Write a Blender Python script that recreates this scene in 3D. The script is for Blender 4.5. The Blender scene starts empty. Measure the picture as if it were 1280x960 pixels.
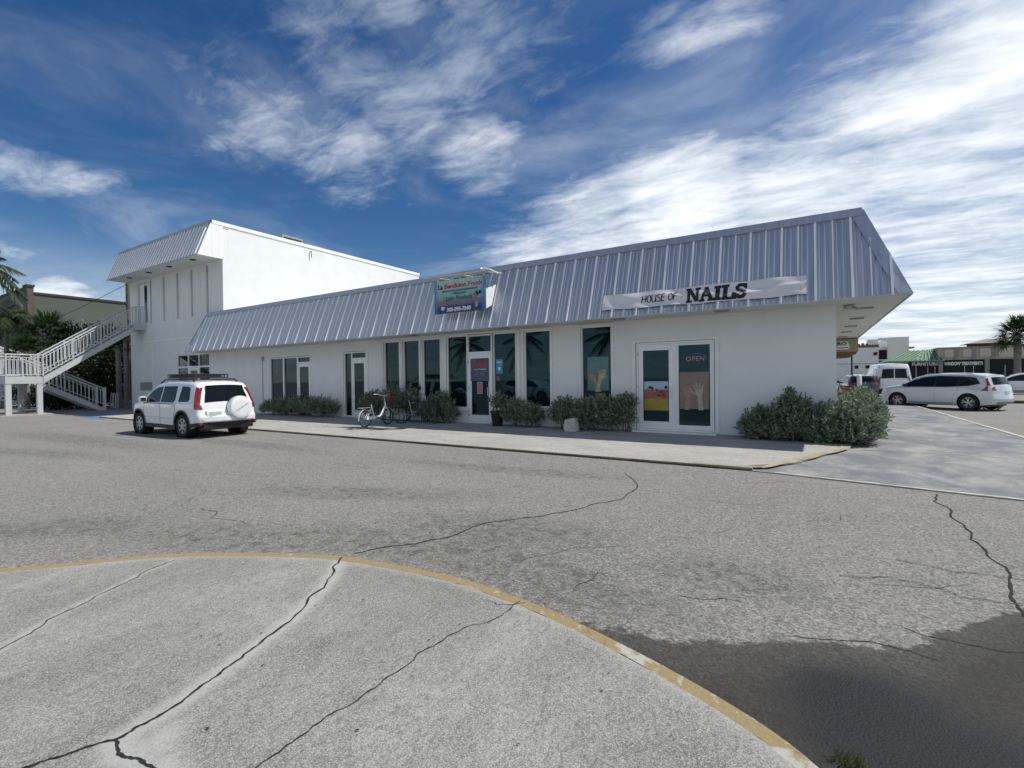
import bpy, bmesh, math, random
import numpy as np
from mathutils import Vector, Matrix, noise
from mathutils.geometry import delaunay_2d_cdt
R = math.radians
random.seed(7); rng = np.random.default_rng(7)
scene = bpy.context.scene
col = scene.collection

# ------------------------------------------------------------------ camera
cam = bpy.data.cameras.new('camera'); cam_o = bpy.data.objects.new('camera', cam); col.objects.link(cam_o)
cam.sensor_width = 36.0; cam.lens = 601.93 / 1280 * 36.0
cam.clip_start = 0.05; cam.clip_end = 3000
yaw, pitch, roll = R(31.955), R(-0.579), R(-0.683)
cam_o.matrix_world = Matrix.Translation((-0.463, -13.162, 1.6)) @ Matrix.Rotation(yaw, 4, 'Z') @ Matrix.Rotation(R(90) + pitch, 4, 'X') @ Matrix.Rotation(roll, 4, 'Z')
scene.camera = cam_o

# ------------------------------------------------------------------ light
SUN = Vector((0.60, 0.365, 1.0)).normalized()
world = bpy.data.worlds.new('World'); scene.world = world; world.use_nodes = True
wt = world.node_tree; wt.nodes.clear()
sun_l = bpy.data.lights.new('sun', 'SUN'); sun_l.energy = 3.7; sun_l.angle = R(0.55); sun_l.color = (1.0, 0.96, 0.90)
sun_o = bpy.data.objects.new('sun', sun_l); col.objects.link(sun_o)
sun_o.rotation_euler = SUN.to_track_quat('Z', 'Y').to_euler()
scene.view_settings.view_transform = 'Standard'; scene.view_settings.look = 'None'
scene.view_settings.exposure = 0.36; scene.view_settings.gamma = 1.0

class NT:
    def __init__(s, tree): s.t = tree; s.n = tree.nodes; s.l = tree.links
    def node(s, typ, **kw):
        n = s.n.new(typ)
        for k, v in kw.items():
            if k == 'ins':
                for i, x in v.items():
                    if hasattr(x, 'is_output'): s.l.new(x, n.inputs[i])
                    else: n.inputs[i].default_value = x
            else: setattr(n, k, v)
        return n
    def math(s, op, a, b=0.0, c=0.0, clamp=False):
        n = s.n.new('ShaderNodeMath'); n.operation = op; n.use_clamp = clamp
        for i, x in enumerate((a, b, c)):
            if hasattr(x, 'is_output'): s.l.new(x, n.inputs[i])
            else: n.inputs[i].default_value = x
        return n.outputs[0]
    def vmath(s, op, a, b=(0, 0, 0)):
        n = s.n.new('ShaderNodeVectorMath'); n.operation = op
        for i, x in enumerate((a, b)):
            if hasattr(x, 'is_output'): s.l.new(x, n.inputs[i])
            else: n.inputs[i].default_value = x
        return n
    def noise(s, vec, scale, detail=4, rough=.55, dist=0.0):
        n = s.node('ShaderNodeTexNoise', ins={'Scale': scale, 'Detail': detail, 'Roughness': rough, 'Distortion': dist})
        if vec is not None: s.l.new(vec, n.inputs['Vector'])
        return n.outputs[0]
    def map(s, x, a, b, c=0.0, d=1.0, smooth=False):
        n = s.n.new('ShaderNodeMapRange')
        if smooth: n.interpolation_type = 'SMOOTHSTEP'
        s.l.new(x, n.inputs[0])
        for i, v in zip((1, 2, 3, 4), (a, b, c, d)): n.inputs[i].default_value = v
        return n.outputs[0]
    def mix(s, f, a, b, mode='MIX'):
        n = s.n.new('ShaderNodeMix'); n.data_type = 'RGBA'; n.blend_type = mode
        for i, x in ((0, f), (6, a), (7, b)):
            if hasattr(x, 'is_output'): s.l.new(x, n.inputs[i])
            else: n.inputs[i].default_value = (x if i == 0 else (*x, 1) if len(x) == 3 else x)
        return n.outputs[2]

w = NT(wt)
tc = w.node('ShaderNodeTexCoord').outputs['Generated']
dirv = w.vmath('NORMALIZE', tc).outputs[0]
sky = w.node('ShaderNodeTexSky', sky_type='NISHITA')
sky.sun_disc = False; sky.sun_elevation = math.asin(SUN.z); sky.sun_rotation = math.atan2(SUN.x, SUN.y)
sky.altitude = 0; sky.air_density = 1.0; sky.dust_density = 0.4; sky.ozone_density = 2.2
hsv = w.node('ShaderNodeHueSaturation', ins={'Hue': 0.507, 'Saturation': 1.36, 'Value': 0.50, 'Color': sky.outputs[0]})
skyc = hsv.outputs[0]
sep = w.node('ShaderNodeSeparateXYZ', ins={0: dirv}); zz = sep.outputs[2]
zc = w.math('MAXIMUM', w.math('ADD', zz, 0.10), 0.05)
inv = w.math('DIVIDE', 1.0, zc)
sc_ = w.node('ShaderNodeVectorMath', operation='SCALE'); w.l.new(dirv, sc_.inputs[0]); w.l.new(inv, sc_.inputs['Scale'])
plane = sc_.outputs[0]
# streak direction: the cloud field runs from lower left to upper right
mp = w.node('ShaderNodeMapping', vector_type='POINT'); w.l.new(plane, mp.inputs[0])
mp.inputs['Rotation'].default_value = (0, 0, R(-28)); mp.inputs['Scale'].default_value = (0.75, 1.55, 1)
n_big = w.noise(mp.outputs[0], 1.5, 5, .55, .35)
n_fine = w.noise(mp.outputs[0], 5.0, 9, .64, .55)
n_curl = w.noise(plane, 11.0, 6, .6, .6)
def blob(vx, vy, vz, rad, amt, vertical=1.0):
    d = w.vmath('SUBTRACT', dirv, (vx, vy, vz)).outputs[0]
    d = w.vmath('MULTIPLY', d, (1, 1, vertical)).outputs[0]
    ln = w.vmath('LENGTH', d).outputs[1]
    return w.math('MULTIPLY', w.map(ln, rad, rad * .15, 0, 1, True), amt)
blobs = [(0.163, .925, .343, .36, .86, 1.3), (-.016, .955, .298, .28, .86, 1.4), (-.207, .927, .313, .27, .95, 1.5), (.212, .958, .194, .34, .82, 1.5),
         (-.336, .898, .284, .24, .85, 1.5), (-.017, .983, .181, .34, 1.0, 1.6), (.225, .879, .42, .24, .95, 1.2), (.144, .986, .086, .34, .9, 2.0),
         (-.42, .86, .235, .25, .80, 2.0), (-.606, .597, .526, .28, .40, 1.3), (-.477, .674, .564, .24, .42, 1.3), (-.763, .476, .437, .22, .40, 1.6),
         (-.70, .55, .415, .20, .44, 1.6), (-.518, .742, .425, .17, .54, 1.5), (-.924, .233, .302, .13, .56, 2.6), (-.956, .256, .142, .075, .85, 1.8),
         (-.961, .211, .178, .07, .4, 1.5), (-.143, .817, .559, .20, .60, 2.4), (.75, .60, .30, .5, .8, 1.5), (.9, -.3, .4, .8, 1.0, 1.2), (.2, -.85, .45, .8, .75, 1.3), (-.6, -.6, .4, .7, .7, 1.5)]
acc = None
for b in blobs:
    o = blob(*b); acc = o if acc is None else w.math('MAXIMUM', acc, o)
nn = w.math('ADD', w.math('MULTIPLY', n_big, .5), w.math('ADD', w.math('MULTIPLY', n_fine, .54), w.math('MULTIPLY', n_curl, .18)))
dens = w.math('SUBTRACT', w.math('ADD', nn, w.math('MULTIPLY', acc, .58)), .80)
dens = w.map(dens, -.12, .46, 0, 1, True)
high = w.math('MULTIPLY', w.map(w.noise(plane, 1.1, 7, .6, .8), .42, .85, 0, .30, True), 1.0)
low = w.map(zz, .26, -.02, 0, .80, True)          # thin bright veil low over the horizon
dens = w.math('MAXIMUM', dens, high)
dens = w.math('MAXIMUM', dens, w.math('MULTIPLY', low, w.map(n_big, .25, .7, .7, 1.0)))
shade_n = w.map(w.noise(mp.outputs[0], 2.6, 6, .6, .4), .34, .68, 0, 1, True)
cloudc = w.mix(shade_n, (6.6, 6.85, 7.1), (4.1, 4.7, 5.3))
fin = w.mix(dens, skyc, cloudc)
bg = w.node('ShaderNodeBackground', ins={'Color': fin, 'Strength': 0.125})
wo = w.node('ShaderNodeOutputWorld'); w.l.new(bg.outputs[0], wo.inputs[0])

# ------------------------------------------------------------------ materials
def newmat(name):
    m = bpy.data.materials.new(name); m.use_nodes = True
    t = NT(m.node_tree); p = m.node_tree.nodes['Principled BSDF']
    return m, t, p
def pmat(name, color, rough=.6, metal=0.0, var=.08, scale=3.0, bump=0.0, bscale=40, spec=.5, coat=0.0, dirt=None, dirt_amt=.3, ior=None):
    m, t, p = newmat(name)
    oc = t.node('ShaderNodeTexCoord').outputs['Object']
    n = t.noise(oc, scale, 6, .6)
    lo = tuple(c * (1 - var * 1.6) for c in color); hi = tuple(min(1, c * (1 + var)) for c in color)
    c = t.mix(t.map(n, .3, .7), lo, hi)
    if dirt:
        n2 = t.noise(oc, scale * .35, 8, .7, .3)
        c = t.mix(t.map(n2, .5, .75, 0, dirt_amt, True), c, dirt)
    t.l.new(c, p.inputs['Base Color'])
    p.inputs['Roughness'].default_value = rough; p.inputs['Metallic'].default_value = metal
    p.inputs['Specular IOR Level'].default_value = spec; p.inputs['Coat Weight'].default_value = coat
    p.inputs['Coat Roughness'].default_value = .04
    if ior: p.inputs['IOR'].default_value = ior
    if bump:
        b = t.node('ShaderNodeBump', ins={'Strength': bump, 'Distance': .01, 'Height': t.noise(oc, bscale, 5, .6)})
        t.l.new(b.outputs[0], p.inputs['Normal'])
    return m

M = {}
M['stucco'] = pmat('painted_stucco', (.70, .72, .715), .85, var=.035, scale=.9, bump=.25, bscale=55, dirt=(.54, .55, .51), dirt_amt=.32)
M['stucco_bright'] = pmat('painted_parapet', (.76, .77, .76), .7, var=.03, scale=1.2, dirt=(.6, .6, .56), dirt_amt=.2)
M['trim'] = pmat('white_trim', (.74, .75, .73), .5, var=.04, scale=5)
M['alu'] = pmat('white_aluminium', (.78, .79, .78), .4, var=.03, scale=6)
M['soffit'] = pmat('soffit_paint', (.60, .60, .55), .9, var=.04, scale=1.5)
M['railing'] = pmat('railing_paint', (.46, .48, .48), .55, var=.06, scale=4)
M['slit'] = pmat('slit_grey', (.26, .28, .28), .6, var=.1)
M['louver'] = pmat('louver_grey', (.30, .31, .30), .6, var=.1)
M['black'] = pmat('black_plastic', (.012, .012, .013), .5, var=.2)
M['rubber'] = pmat('tyre_rubber', (.016, .016, .016), .85, var=.2, scale=20)
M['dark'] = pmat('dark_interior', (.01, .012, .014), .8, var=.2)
M['white_car'] = pmat('white_car_paint', (.74, .76, .77), .25, var=.015, scale=1, coat=1.0)
M['silver_car'] = pmat('pale_car_paint', (.58, .61, .63), .22, metal=.15, var=.015, coat=1.0)
M['dark_car'] = pmat('dark_car_paint', (.02, .022, .025), .25, var=.05, coat=1.0)
M['rim'] = pmat('alloy_rim', (.42, .43, .44), .3, metal=.8, var=.05)
M['tail'] = pmat('tail_lamp_red', (.22, .006, .010), .12, var=.2, scale=20, coat=1.0)
M['lamp_clear'] = pmat('lamp_clear', (.65, .66, .66), .1, var=.1, coat=1.0)
M['car_glass'] = pmat('car_glass', (.006, .008, .009), .03, var=.1, spec=.35, ior=1.45)
M['plate'] = pmat('plate', (.45, .52, .48), .4, var=.1, scale=20)
M['chrome'] = pmat('chrome', (.6, .6, .6), .2, metal=1.0)
M['wood_trunk'] = pmat('palm_trunk', (.20, .185, .165), .95, var=.3, scale=6, bump=.8, bscale=14)
M['pole_wood'] = pmat('weathered_pole', (.13, .11, .09), .95, var=.3, scale=4, bump=.5)
M['stem'] = pmat('shrub_stem', (.07, .055, .04), .9, var=.3, scale=8)
M['bldg_grey'] = pmat('grey_green_render', (.095, .108, .09), .9, var=.06, scale=.25, dirt=(.12, .13, .12), dirt_amt=.3)
M['bldg_cap'] = pmat('dark_coping', (.04, .04, .038), .8)
M['beige'] = pmat('beige_render', (.40, .365, .29), .9, var=.06, scale=.6)
M['beige_pale'] = pmat('beige_panel', (.52, .48, .38), .9, var=.05, scale=.6)
M['taupe'] = pmat('taupe_column', (.27, .25, .22), .9, var=.06)
M['cream_wall'] = pmat('pale_grey_wall', (.74, .74, .71), .9, var=.04, scale=.3)
M['green_metal'] = pmat('green_metal_roof', (.11, .21, .14), .45, metal=.2, var=.06)
M['green_rib'] = pmat('green_roof_rib', (.26, .36, .20), .5, var=.06)
M['tile_roof'] = pmat('grey_tile', (.35, .34, .33), .8, var=.3, scale=6)
M['tan'] = pmat('tan_awning', (.33, .27, .16), .85, var=.08)
M['brown'] = pmat('brown_awning', (.16, .10, .06), .85, var=.1)
M['stone'] = pmat('garden_stone', (.20, .19, .17), .95, var=.4, scale=5, bump=.6, bscale=12)
M['pot'] = pmat('black_pot', (.012, .012, .013), .5)
M['sack'] = pmat('pale_sack', (.55, .54, .49), .9, var=.12, scale=12)
M['basket'] = pmat('wicker_basket', (.13, .065, .035), .8, var=.3, scale=60)
M['white_gloss'] = pmat('white_enamel', (.75, .76, .76), .3, var=.03, coat=.6)
M['rack_metal'] = pmat('rack_metal', (.035, .037, .038), .5, metal=.4)
M['galv'] = pmat('galvanised', (.42, .44, .45), .5, metal=.6)
M['ink'] = pmat('black_ink', (.008, .008, .01), .6)
M['white_print'] = pmat('white_print', (.78, .78, .78), .6, var=.02)
M['red_print'] = pmat('red_print', (.55, .02, .02), .6, var=.05)
M['green_print'] = pmat('green_print', (.02, .16, .06), .6)
M['blue_print'] = pmat('blue_print', (.03, .16, .42), .5)
M['skin'] = pmat('poster_skin', (.36, .23, .17), .6, var=.15, scale=14)
M['skin_pale'] = pmat('poster_skin_pale', (.42, .37, .29), .6, var=.15, scale=14)
M['nail_dark'] = pmat('poster_nail', (.12, .01, .03), .4)
M['poster_teal'] = pmat('poster_teal', (.10, .21, .20), .5, var=.15, scale=3)
M['poster_tan'] = pmat('poster_tan', (.22, .175, .14), .5, var=.08, scale=3)
M['poster_yellow'] = pmat('poster_yellow', (.34, .27, .03), .5, var=.2, scale=5)
M['poster_pink'] = pmat('poster_pink', (.32, .10, .09), .5, var=.25, scale=9)
M['kerb_yellow'] = None
def glassmat():
    m, t, p = newmat('tinted_window_glass')
    oc = t.node('ShaderNodeTexCoord').outputs['Object']
    n = t.noise(oc, 1.1, 3)
    t.l.new(t.mix(n, (.002, .007, .009), (.003, .012, .015)), p.inputs['Base Color'])
    p.inputs['Roughness'].default_value = .015; p.inputs['IOR'].default_value = 1.50
    p.inputs['Specular Tint'].default_value = (.46, .82, .98, 1)
    b = t.node('ShaderNodeBump', ins={'Strength': .05, 'Distance': .01, 'Height': t.noise(oc, 1.7, 2)})
    t.l.new(b.outputs[0], p.inputs['Normal'])
    return m
M['glass'] = glassmat()
def roofmat(name, base, rough):
    m, t, p = newmat(name)
    oc = t.node('ShaderNodeTexCoord').outputs['Object']
    mpn = t.node('ShaderNodeMapping'); t.l.new(oc, mpn.inputs[0]); mpn.inputs['Scale'].default_value = (14, .8, .8)
    n = t.noise(mpn.outputs[0], 1.0, 5, .6)
    oi = t.node('ShaderNodeObjectInfo').outputs['Random']
    c = t.mix(t.map(n, .3, .7), tuple(b * .86 for b in base), tuple(min(1, b * 1.08) for b in base))
    c = t.mix(t.math('MULTIPLY', oi, .16), c, (.30, .31, .34))
    t.l.new(c, p.inputs['Base Color']); p.inputs['Metallic'].default_value = .68
    t.l.new(t.map(n, .2, .8, rough - .06, rough + .1), p.inputs['Roughness'])
    return m
M['roof'] = roofmat('galvalume_panel', (.53, .555, .60), .34)
M['rib'] = pmat('galvalume_rib', (.88, .89, .90), .45, metal=.0, var=.06, scale=3)
M['cap'] = roofmat('galvalume_flashing', (.50, .53, .57), .42)

def asphalt():
    m, t, p = newmat('old_asphalt')
    oc = t.node('ShaderNodeTexCoord').outputs['Object']
    big = t.noise(oc, .22, 6, .6, .3); mid = t.noise(oc, 1.6, 7, .65); fine = t.noise(oc, 28, 6, .8); grit = t.noise(oc, 150, 3, .7)
    vor = t.node('ShaderNodeTexVoronoi', ins={'Vector': oc, 'Scale': 85.0}); vd = vor.outputs['Distance']
    g2 = t.noise(oc, 62, 8, .85); g1 = t.noise(oc, 13, 9, .82)
    c = t.mix(t.map(big, .3, .7), (.222, .217, .199), (.290, .282, .257))
    c = t.mix(t.map(mid, .48, .76, 0, .40, True), c, (.135, .134, .128))
    c = t.mix(t.map(g1, .46, .68, 0, .42, True), c, (.140, .137, .128))
    c = t.mix(t.map(fine, .40, .66, .0, .62, True), c, (.085, .084, .080))
    c = t.mix(t.map(g2, .50, .66, 0, .75, True), c, (.42, .415, .39))
    c = t.mix(t.map(g2, .47, .36, 0, .70, True), c, (.055, .055, .053))
    v1 = t.node('ShaderNodeTexVoronoi', ins={'Vector': oc, 'Scale': 70.0}); r1 = t.node('ShaderNodeSeparateColor', ins={0: v1.outputs['Color']}).outputs[0]
    v2 = t.node('ShaderNodeTexVoronoi', ins={'Vector': oc, 'Scale': 26.0}); r2 = t.node('ShaderNodeSeparateColor', ins={0: v2.outputs['Color']}).outputs[0]
    c = t.mix(t.map(r1, .62, 1.0, 0, .55), c, (.46, .445, .40))
    c = t.mix(t.map(r1, .34, .0, 0, .62), c, (.06, .058, .054))
    c = t.mix(t.map(r2, .80, 1.0, 0, .16), c, (.42, .40, .36))
    c = t.mix(t.map(r2, .20, .0, 0, .22), c, (.08, .078, .072))
    # streaks of tyre wear along the lane
    mpn = t.node('ShaderNodeMapping'); t.l.new(oc, mpn.inputs[0]); mpn.inputs['Scale'].default_value = (.35, 2.6, 1); mpn.inputs['Rotation'].default_value = (0, 0, R(-12))
    st = t.noise(mpn.outputs[0], 1.0, 6, .65, .6)
    c = t.mix(t.map(st, .52, .80, 0, .32, True), c, (.12, .119, .115))
    wet = t.node('ShaderNodeAttribute', attribute_name='wet').outputs['Fac']
    edge = t.math('ADD', wet, t.math('MULTIPLY', t.math('SUBTRACT', t.noise(oc, 4.2, 12, .74), .5), .62))
    wm = t.math('MULTIPLY', t.map(edge, -.01, .05, 0, 1, True), t.map(edge, 0.0, .55, .82, 1.0))
    c = t.mix(t.math('MULTIPLY', wm, .90), c, (.030, .028, .024))
    pool = t.node('ShaderNodeAttribute', attribute_name='pool').outputs['Fac']
    pm = t.map(t.math('MULTIPLY', pool, t.math('ADD', t.noise(oc, 2.6, 6, .65, .4), .35)), .10, .85, 0, 1, True)
    c = t.mix(t.math('MULTIPLY', pm, .92), c, (.009, .010, .013))
    sm = t.node('ShaderNodeAttribute', attribute_name='smear').outputs['Fac']
    smm = t.math('MULTIPLY', sm, t.map(t.noise(oc, 6.5, 11, .86, .3), .47, .60, 0, 1, True))
    c = t.mix(t.math('MULTIPLY', smm, .72), c, (.055, .055, .053))
    c = t.mix(t.math('MULTIPLY', sm, .14), c, (.085, .084, .080))
    t.l.new(c, p.inputs['Base Color'])
    rr = t.math('SUBTRACT', .92, t.math('MULTIPLY', pm, .35)); t.l.new(rr, p.inputs['Roughness'])
    p.inputs['Specular IOR Level'].default_value = .3
    h = t.math('ADD', t.math('MULTIPLY', grit, .8), t.math('ADD', fine, t.math('MULTIPLY', vd, .5)))
    b = t.node('ShaderNodeBump', ins={'Strength': .75, 'Distance': .008, 'Height': h}); t.l.new(b.outputs[0], p.inputs['Normal'])
    return m
M['asphalt'] = asphalt()
def concrete(name, c0, c1, dark, grit_s=110, streak=(1.5, 1.5, 1), rot=0, dark_amt=.7, paint=None):
    m, t, p = newmat(name)
    oc = t.node('ShaderNodeTexCoord').outputs['Object']
    mpn = t.node('ShaderNodeMapping'); t.l.new(oc, mpn.inputs[0]); mpn.inputs['Scale'].default_value = streak; mpn.inputs['Rotation'].default_value = (0, 0, R(rot))
    v = mpn.outputs[0]
    big = t.noise(v, .8, 7, .62, .4); mid = t.noise(v, 5, 8, .7, .3); br = t.noise(v, 38, 6, .75, .4); grit = t.noise(oc, grit_s, 7, .85); g1 = t.noise(v, 16, 9, .8)
    c = t.mix(t.map(big, .38, .62), c0, c1)
    c = t.mix(t.map(g1, .46, .64, 0, dark_amt * .7, True), c, dark)
    c = t.mix(t.map(mid, .46, .72, 0, dark_amt * .6, True), c, dark)
    c = t.mix(t.map(br, .48, .62, 0, dark_amt, True), c, dark)
    c = t.mix(t.map(grit, .52, .66, 0, .7, True), c, tuple(min(.8, x * 1.45) for x in c1))
    c = t.mix(t.map(grit, .48, .36, 0, .7, True), c, tuple(x * .55 for x in dark))
    v1 = t.node('ShaderNodeTexVoronoi', ins={'Vector': oc, 'Scale': 210.0}); r1 = t.node('ShaderNodeSeparateColor', ins={0: v1.outputs['Color']}).outputs[0]
    c = t.mix(t.map(r1, .6, 1.0, 0, .65), c, tuple(min(.75, x * 1.5) for x in c1))
    c = t.mix(t.map(r1, .35, .0, 0, .55), c, tuple(x * .6 for x in dark))
    if paint:
        pn = t.noise(v, 1.1, 9, .72, .5)
        c = t.mix(t.map(pn, .38, .68, .80, .12, True), c, paint)
    pale = t.node('ShaderNodeAttribute', attribute_name='pale').outputs['Fac']
    c = t.mix(t.math('MULTIPLY', t.map(t.math('ADD', pale, t.math('MULTIPLY', t.math('SUBTRACT', g1, .5), .9)), .25, .9, 0, 1, True), .75), c, (.44, .44, .41))
    stain = t.node('ShaderNodeAttribute', attribute_name='stain').outputs['Fac']
    c = t.mix(t.map(t.math('ADD', stain, t.math('MULTIPLY', t.math('SUBTRACT', mid, .5), .9)), .45, .65, 0, .7, True), c, tuple(x * .55 for x in dark))
    t.l.new(c, p.inputs['Base Color']); p.inputs['Roughness'].default_value = .9; p.inputs['Specular IOR Level'].default_value = .3
    h = t.math('ADD', br, t.math('MULTIPLY', grit, .5))
    b = t.node('ShaderNodeBump', ins={'Strength': .7, 'Distance': .006, 'Height': h}); t.l.new(b.outputs[0], p.inputs['Normal'])
    return m
M['island'] = concrete('brushed_concrete', (.200, .198, .182), (.345, .342, .316), (.110, .109, .102), 130, (1.5, .8, 1), 25, .60)
M['walk'] = concrete('sidewalk_concrete', (.33, .32, .29), (.45, .44, .405), (.17, .165, .155), 70, (.8, 1.8, 1), 0, .55)
M['apron'] = concrete('worn_painted_concrete', (.34, .33, .30), (.42, .41, .37), (.15, .15, .15), 70, (1.0, .75, 1), 12, .35, paint=(.108, .118, .148))
M['kerb_dirty'] = pmat('mossy_kerb', (.085, .075, .045), .95, var=.45, scale=3, bump=.6, bscale=25)
def yellow():
    m, t, p = newmat('worn_yellow_paint')
    oc = t.node('ShaderNodeTexCoord').outputs['Object']
    a = t.noise(oc, 2.4, 8, .7, .4); g = t.noise(oc, 60, 5, .7)
    c = t.mix(t.map(g, .35, .7, 0, .75), (.33, .25, .115), (.19, .15, .085))
    c = t.mix(t.map(a, .57, .62, 0, .9, True), c, (.42, .41, .37))
    c = t.mix(t.map(t.noise(oc, 11, 8, .8), .56, .66, 0, .75, True), c, (.13, .12, .10))
    c = t.mix(t.map(t.noise(oc, 16, 6, .75), .60, .66, 0, .9, True), c, (.44, .42, .37))
    t.l.new(c, p.inputs['Base Color']); p.inputs['Roughness'].default_value = .85
    b = t.node('ShaderNodeBump', ins={'Strength': .5, 'Distance': .005, 'Height': g}); t.l.new(b.outputs[0], p.inputs['Normal'])
    return m
M['kerb_yellow'] = yellow()
M['crack'] = pmat('crack_dark', (.022, .021, .019), 1.0, var=.5, scale=30)
M['blue_paint'] = pmat('faded_blue_paint', (.10, .20, .34), .9, var=.4, scale=3, dirt=(.3, .3, .28), dirt_amt=.8)
M['line_white'] = pmat('worn_line', (.50, .49, .42), .9, var=.25, scale=4)
def foliage(name, a, b, c3=None, rough=.55):
    m, t, p = newmat(name)
    g = t.node('ShaderNodeNewGeometry').outputs['Random Per Island']
    c = t.mix(g, a, b)
    if c3: c = t.mix(t.map(g, .82, 1.0, 0, 1), c, c3)
    t.l.new(c, p.inputs['Base Color']); p.inputs['Roughness'].default_value = rough
    p.inputs['Specular IOR Level'].default_value = .35
    tr = t.node('ShaderNodeBsdfTranslucent'); t.l.new(c, tr.inputs[0])
    mx = t.node('ShaderNodeMixShader', ins={0: .22}); out = m.node_tree.nodes['Material Output']
    t.l.new(p.outputs[0], mx.inputs[1]); t.l.new(tr.outputs[0], mx.inputs[2]); t.l.new(mx.outputs[0], out.inputs[0])
    return m
M['silver_leaf'] = foliage('silver_green_leaf', (.110, .150, .092), (.285, .330, .235), (.40, .43, .34))
M['palm_leaf'] = foliage('palm_leaf', (.020, .042, .016), (.055, .085, .028), (.12, .12, .04))
M['fan_leaf'] = foliage('fan_palm_leaf', (.022, .050, .018), (.06, .11, .035), (.13, .13, .05))
M['dark_leaf'] = foliage('dark_leaf', (.010, .020, .008), (.028, .045, .018))
M['white_flower'] = pmat('white_flower', (.7, .68, .68), .8, var=.1)
M['weed'] = foliage('weed_leaf', (.06, .08, .02), (.14, .15, .05))

# ------------------------------------------------------------------ builders
def tag(o, label=None, cat=None, group=None, kind=None):
    if label: o['label'] = label
    if cat: o['category'] = cat
    if group: o['group'] = group
    if kind: o['kind'] = kind
    return o
def thing(name, label, cat, loc=(0, 0, 0), rotz=0.0, group=None):
    o = bpy.data.objects.new(name, None); o.empty_display_size = .2; col.objects.link(o)
    o.location = loc; o.rotation_euler = (0, 0, rotz)
    return tag(o, label, cat, group)
def origin(parent):
    while parent.parent: parent = parent.parent
    return Vector(parent.location)
class MB:
    def __init__(s): s.v = []; s.f = []
    def add(s, vs, fs):
        n = len(s.v); s.v += [tuple(v) for v in vs]; s.f += [tuple(i + n for i in f) for f in fs]; return s
    def box(s, x0, x1, y0, y1, z0, z1):
        return s.add([(x0, y0, z0), (x1, y0, z0), (x1, y1, z0), (x0, y1, z0), (x0, y0, z1), (x1, y0, z1), (x1, y1, z1), (x0, y1, z1)],
                     [(0, 3, 2, 1), (4, 5, 6, 7), (0, 1, 5, 4), (1, 2, 6, 5), (2, 3, 7, 6), (3, 0, 4, 7)])
    def prism(s, pts, d, fn=None):
        """pts: 3-D outline, d: thickness vector"""
        n = len(pts); a = [Vector(p) for p in pts]; b = [p + Vector(d) for p in a]
        return s.add(a + b, [tuple(range(n))[::-1], tuple(range(n, 2 * n))] + [(i, (i + 1) % n, n + (i + 1) % n, n + i) for i in range(n)])
    def tube(s, pts, r, n=8, cap=True):
        pts = [Vector(p) for p in pts]; rs = r if isinstance(r, (list, tuple)) else [r] * len(pts)
        rings = []; up = None
        for i, p in enumerate(pts):
            t = (pts[min(i + 1, len(pts) - 1)] - pts[max(i - 1, 0)]).normalized()
            if up is None: up = t.orthogonal().normalized()
            up = (up - t * up.dot(t)); up = up.normalized() if up.length > 1e-6 else t.orthogonal().normalized()
            bn = t.cross(up)
            rings.append([p + (up * math.cos(a) + bn * math.sin(a)) * rs[i] for a in [2 * math.pi * k / n for k in range(n)]])
        vs = [v for rg in rings for v in rg]; fs = []
        for i in range(len(pts) - 1):
            for k in range(n):
                a, b = i * n + k, i * n + (k + 1) % n; fs.append((a, b, b + n, a + n))
        if cap: fs += [tuple(range(n))[::-1], tuple(range((len(pts) - 1) * n, len(pts) * n))]
        return s.add(vs, fs)
    def lathe(s, prof, c, axis='z', n=24):
        """prof: (radius, along) pairs round an axis through c"""
        vs = []; fs = []
        for r, h in prof:
            for k in range(n):
                a = 2 * math.pi * k / n; u, v = r * math.cos(a), r * math.sin(a)
                vs.append({'z': (c[0] + u, c[1] + v, c[2] + h), 'y': (c[0] + u, c[1] + h, c[2] + v), 'x': (c[0] + h, c[1] + u, c[2] + v)}[axis])
        for i in range(len(prof) - 1):
            for k in range(n):
                a, b = i * n + k, i * n + (k + 1) % n; fs.append((a, b, b + n, a + n))
        return s.add(vs, fs)
    def ribbon(s, pts, wd, nrm, off=0.0, th=0.0):
        """flat strip of width wd following pts, facing nrm"""
        nrm = Vector(nrm).normalized(); pts = [Vector(p) + nrm * off for p in pts]; L = []; Rr = []
        for i, p in enumerate(pts):
            t = (pts[min(i + 1, len(pts) - 1)] - pts[max(i - 1, 0)]).normalized(); sd = t.cross(nrm).normalized() * wd / 2
            L.append(p - sd); Rr.append(p + sd)
        n = len(pts)
        return s.add(L + Rr, [(i, n + i, n + i + 1, i + 1) for i in range(n - 1)])
    def build(s, name, mat, parent=None, smooth=None, local=False):
        me = bpy.data.meshes.new(name); vs = s.v
        if parent is not None and not local:
            og = origin(parent); vs = [(v[0] - og.x, v[1] - og.y, v[2] - og.z) for v in vs]
        me.from_pydata(vs, [], s.f); me.update(); me.materials.append(mat)
        if smooth is not None:
            me.shade_smooth()
            if smooth > 0: me.set_sharp_from_angle(angle=R(smooth))
        o = bpy.data.objects.new(name, me); col.objects.link(o); o.parent = parent
        return o
def fix_normals(o, dist=None):
    bm = bmesh.new(); bm.from_mesh(o.data)
    if dist: bmesh.ops.remove_doubles(bm, verts=bm.verts, dist=dist)
    bmesh.ops.recalc_face_normals(bm, faces=bm.faces); bm.to_mesh(o.data); bm.free(); o.data.update()
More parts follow.
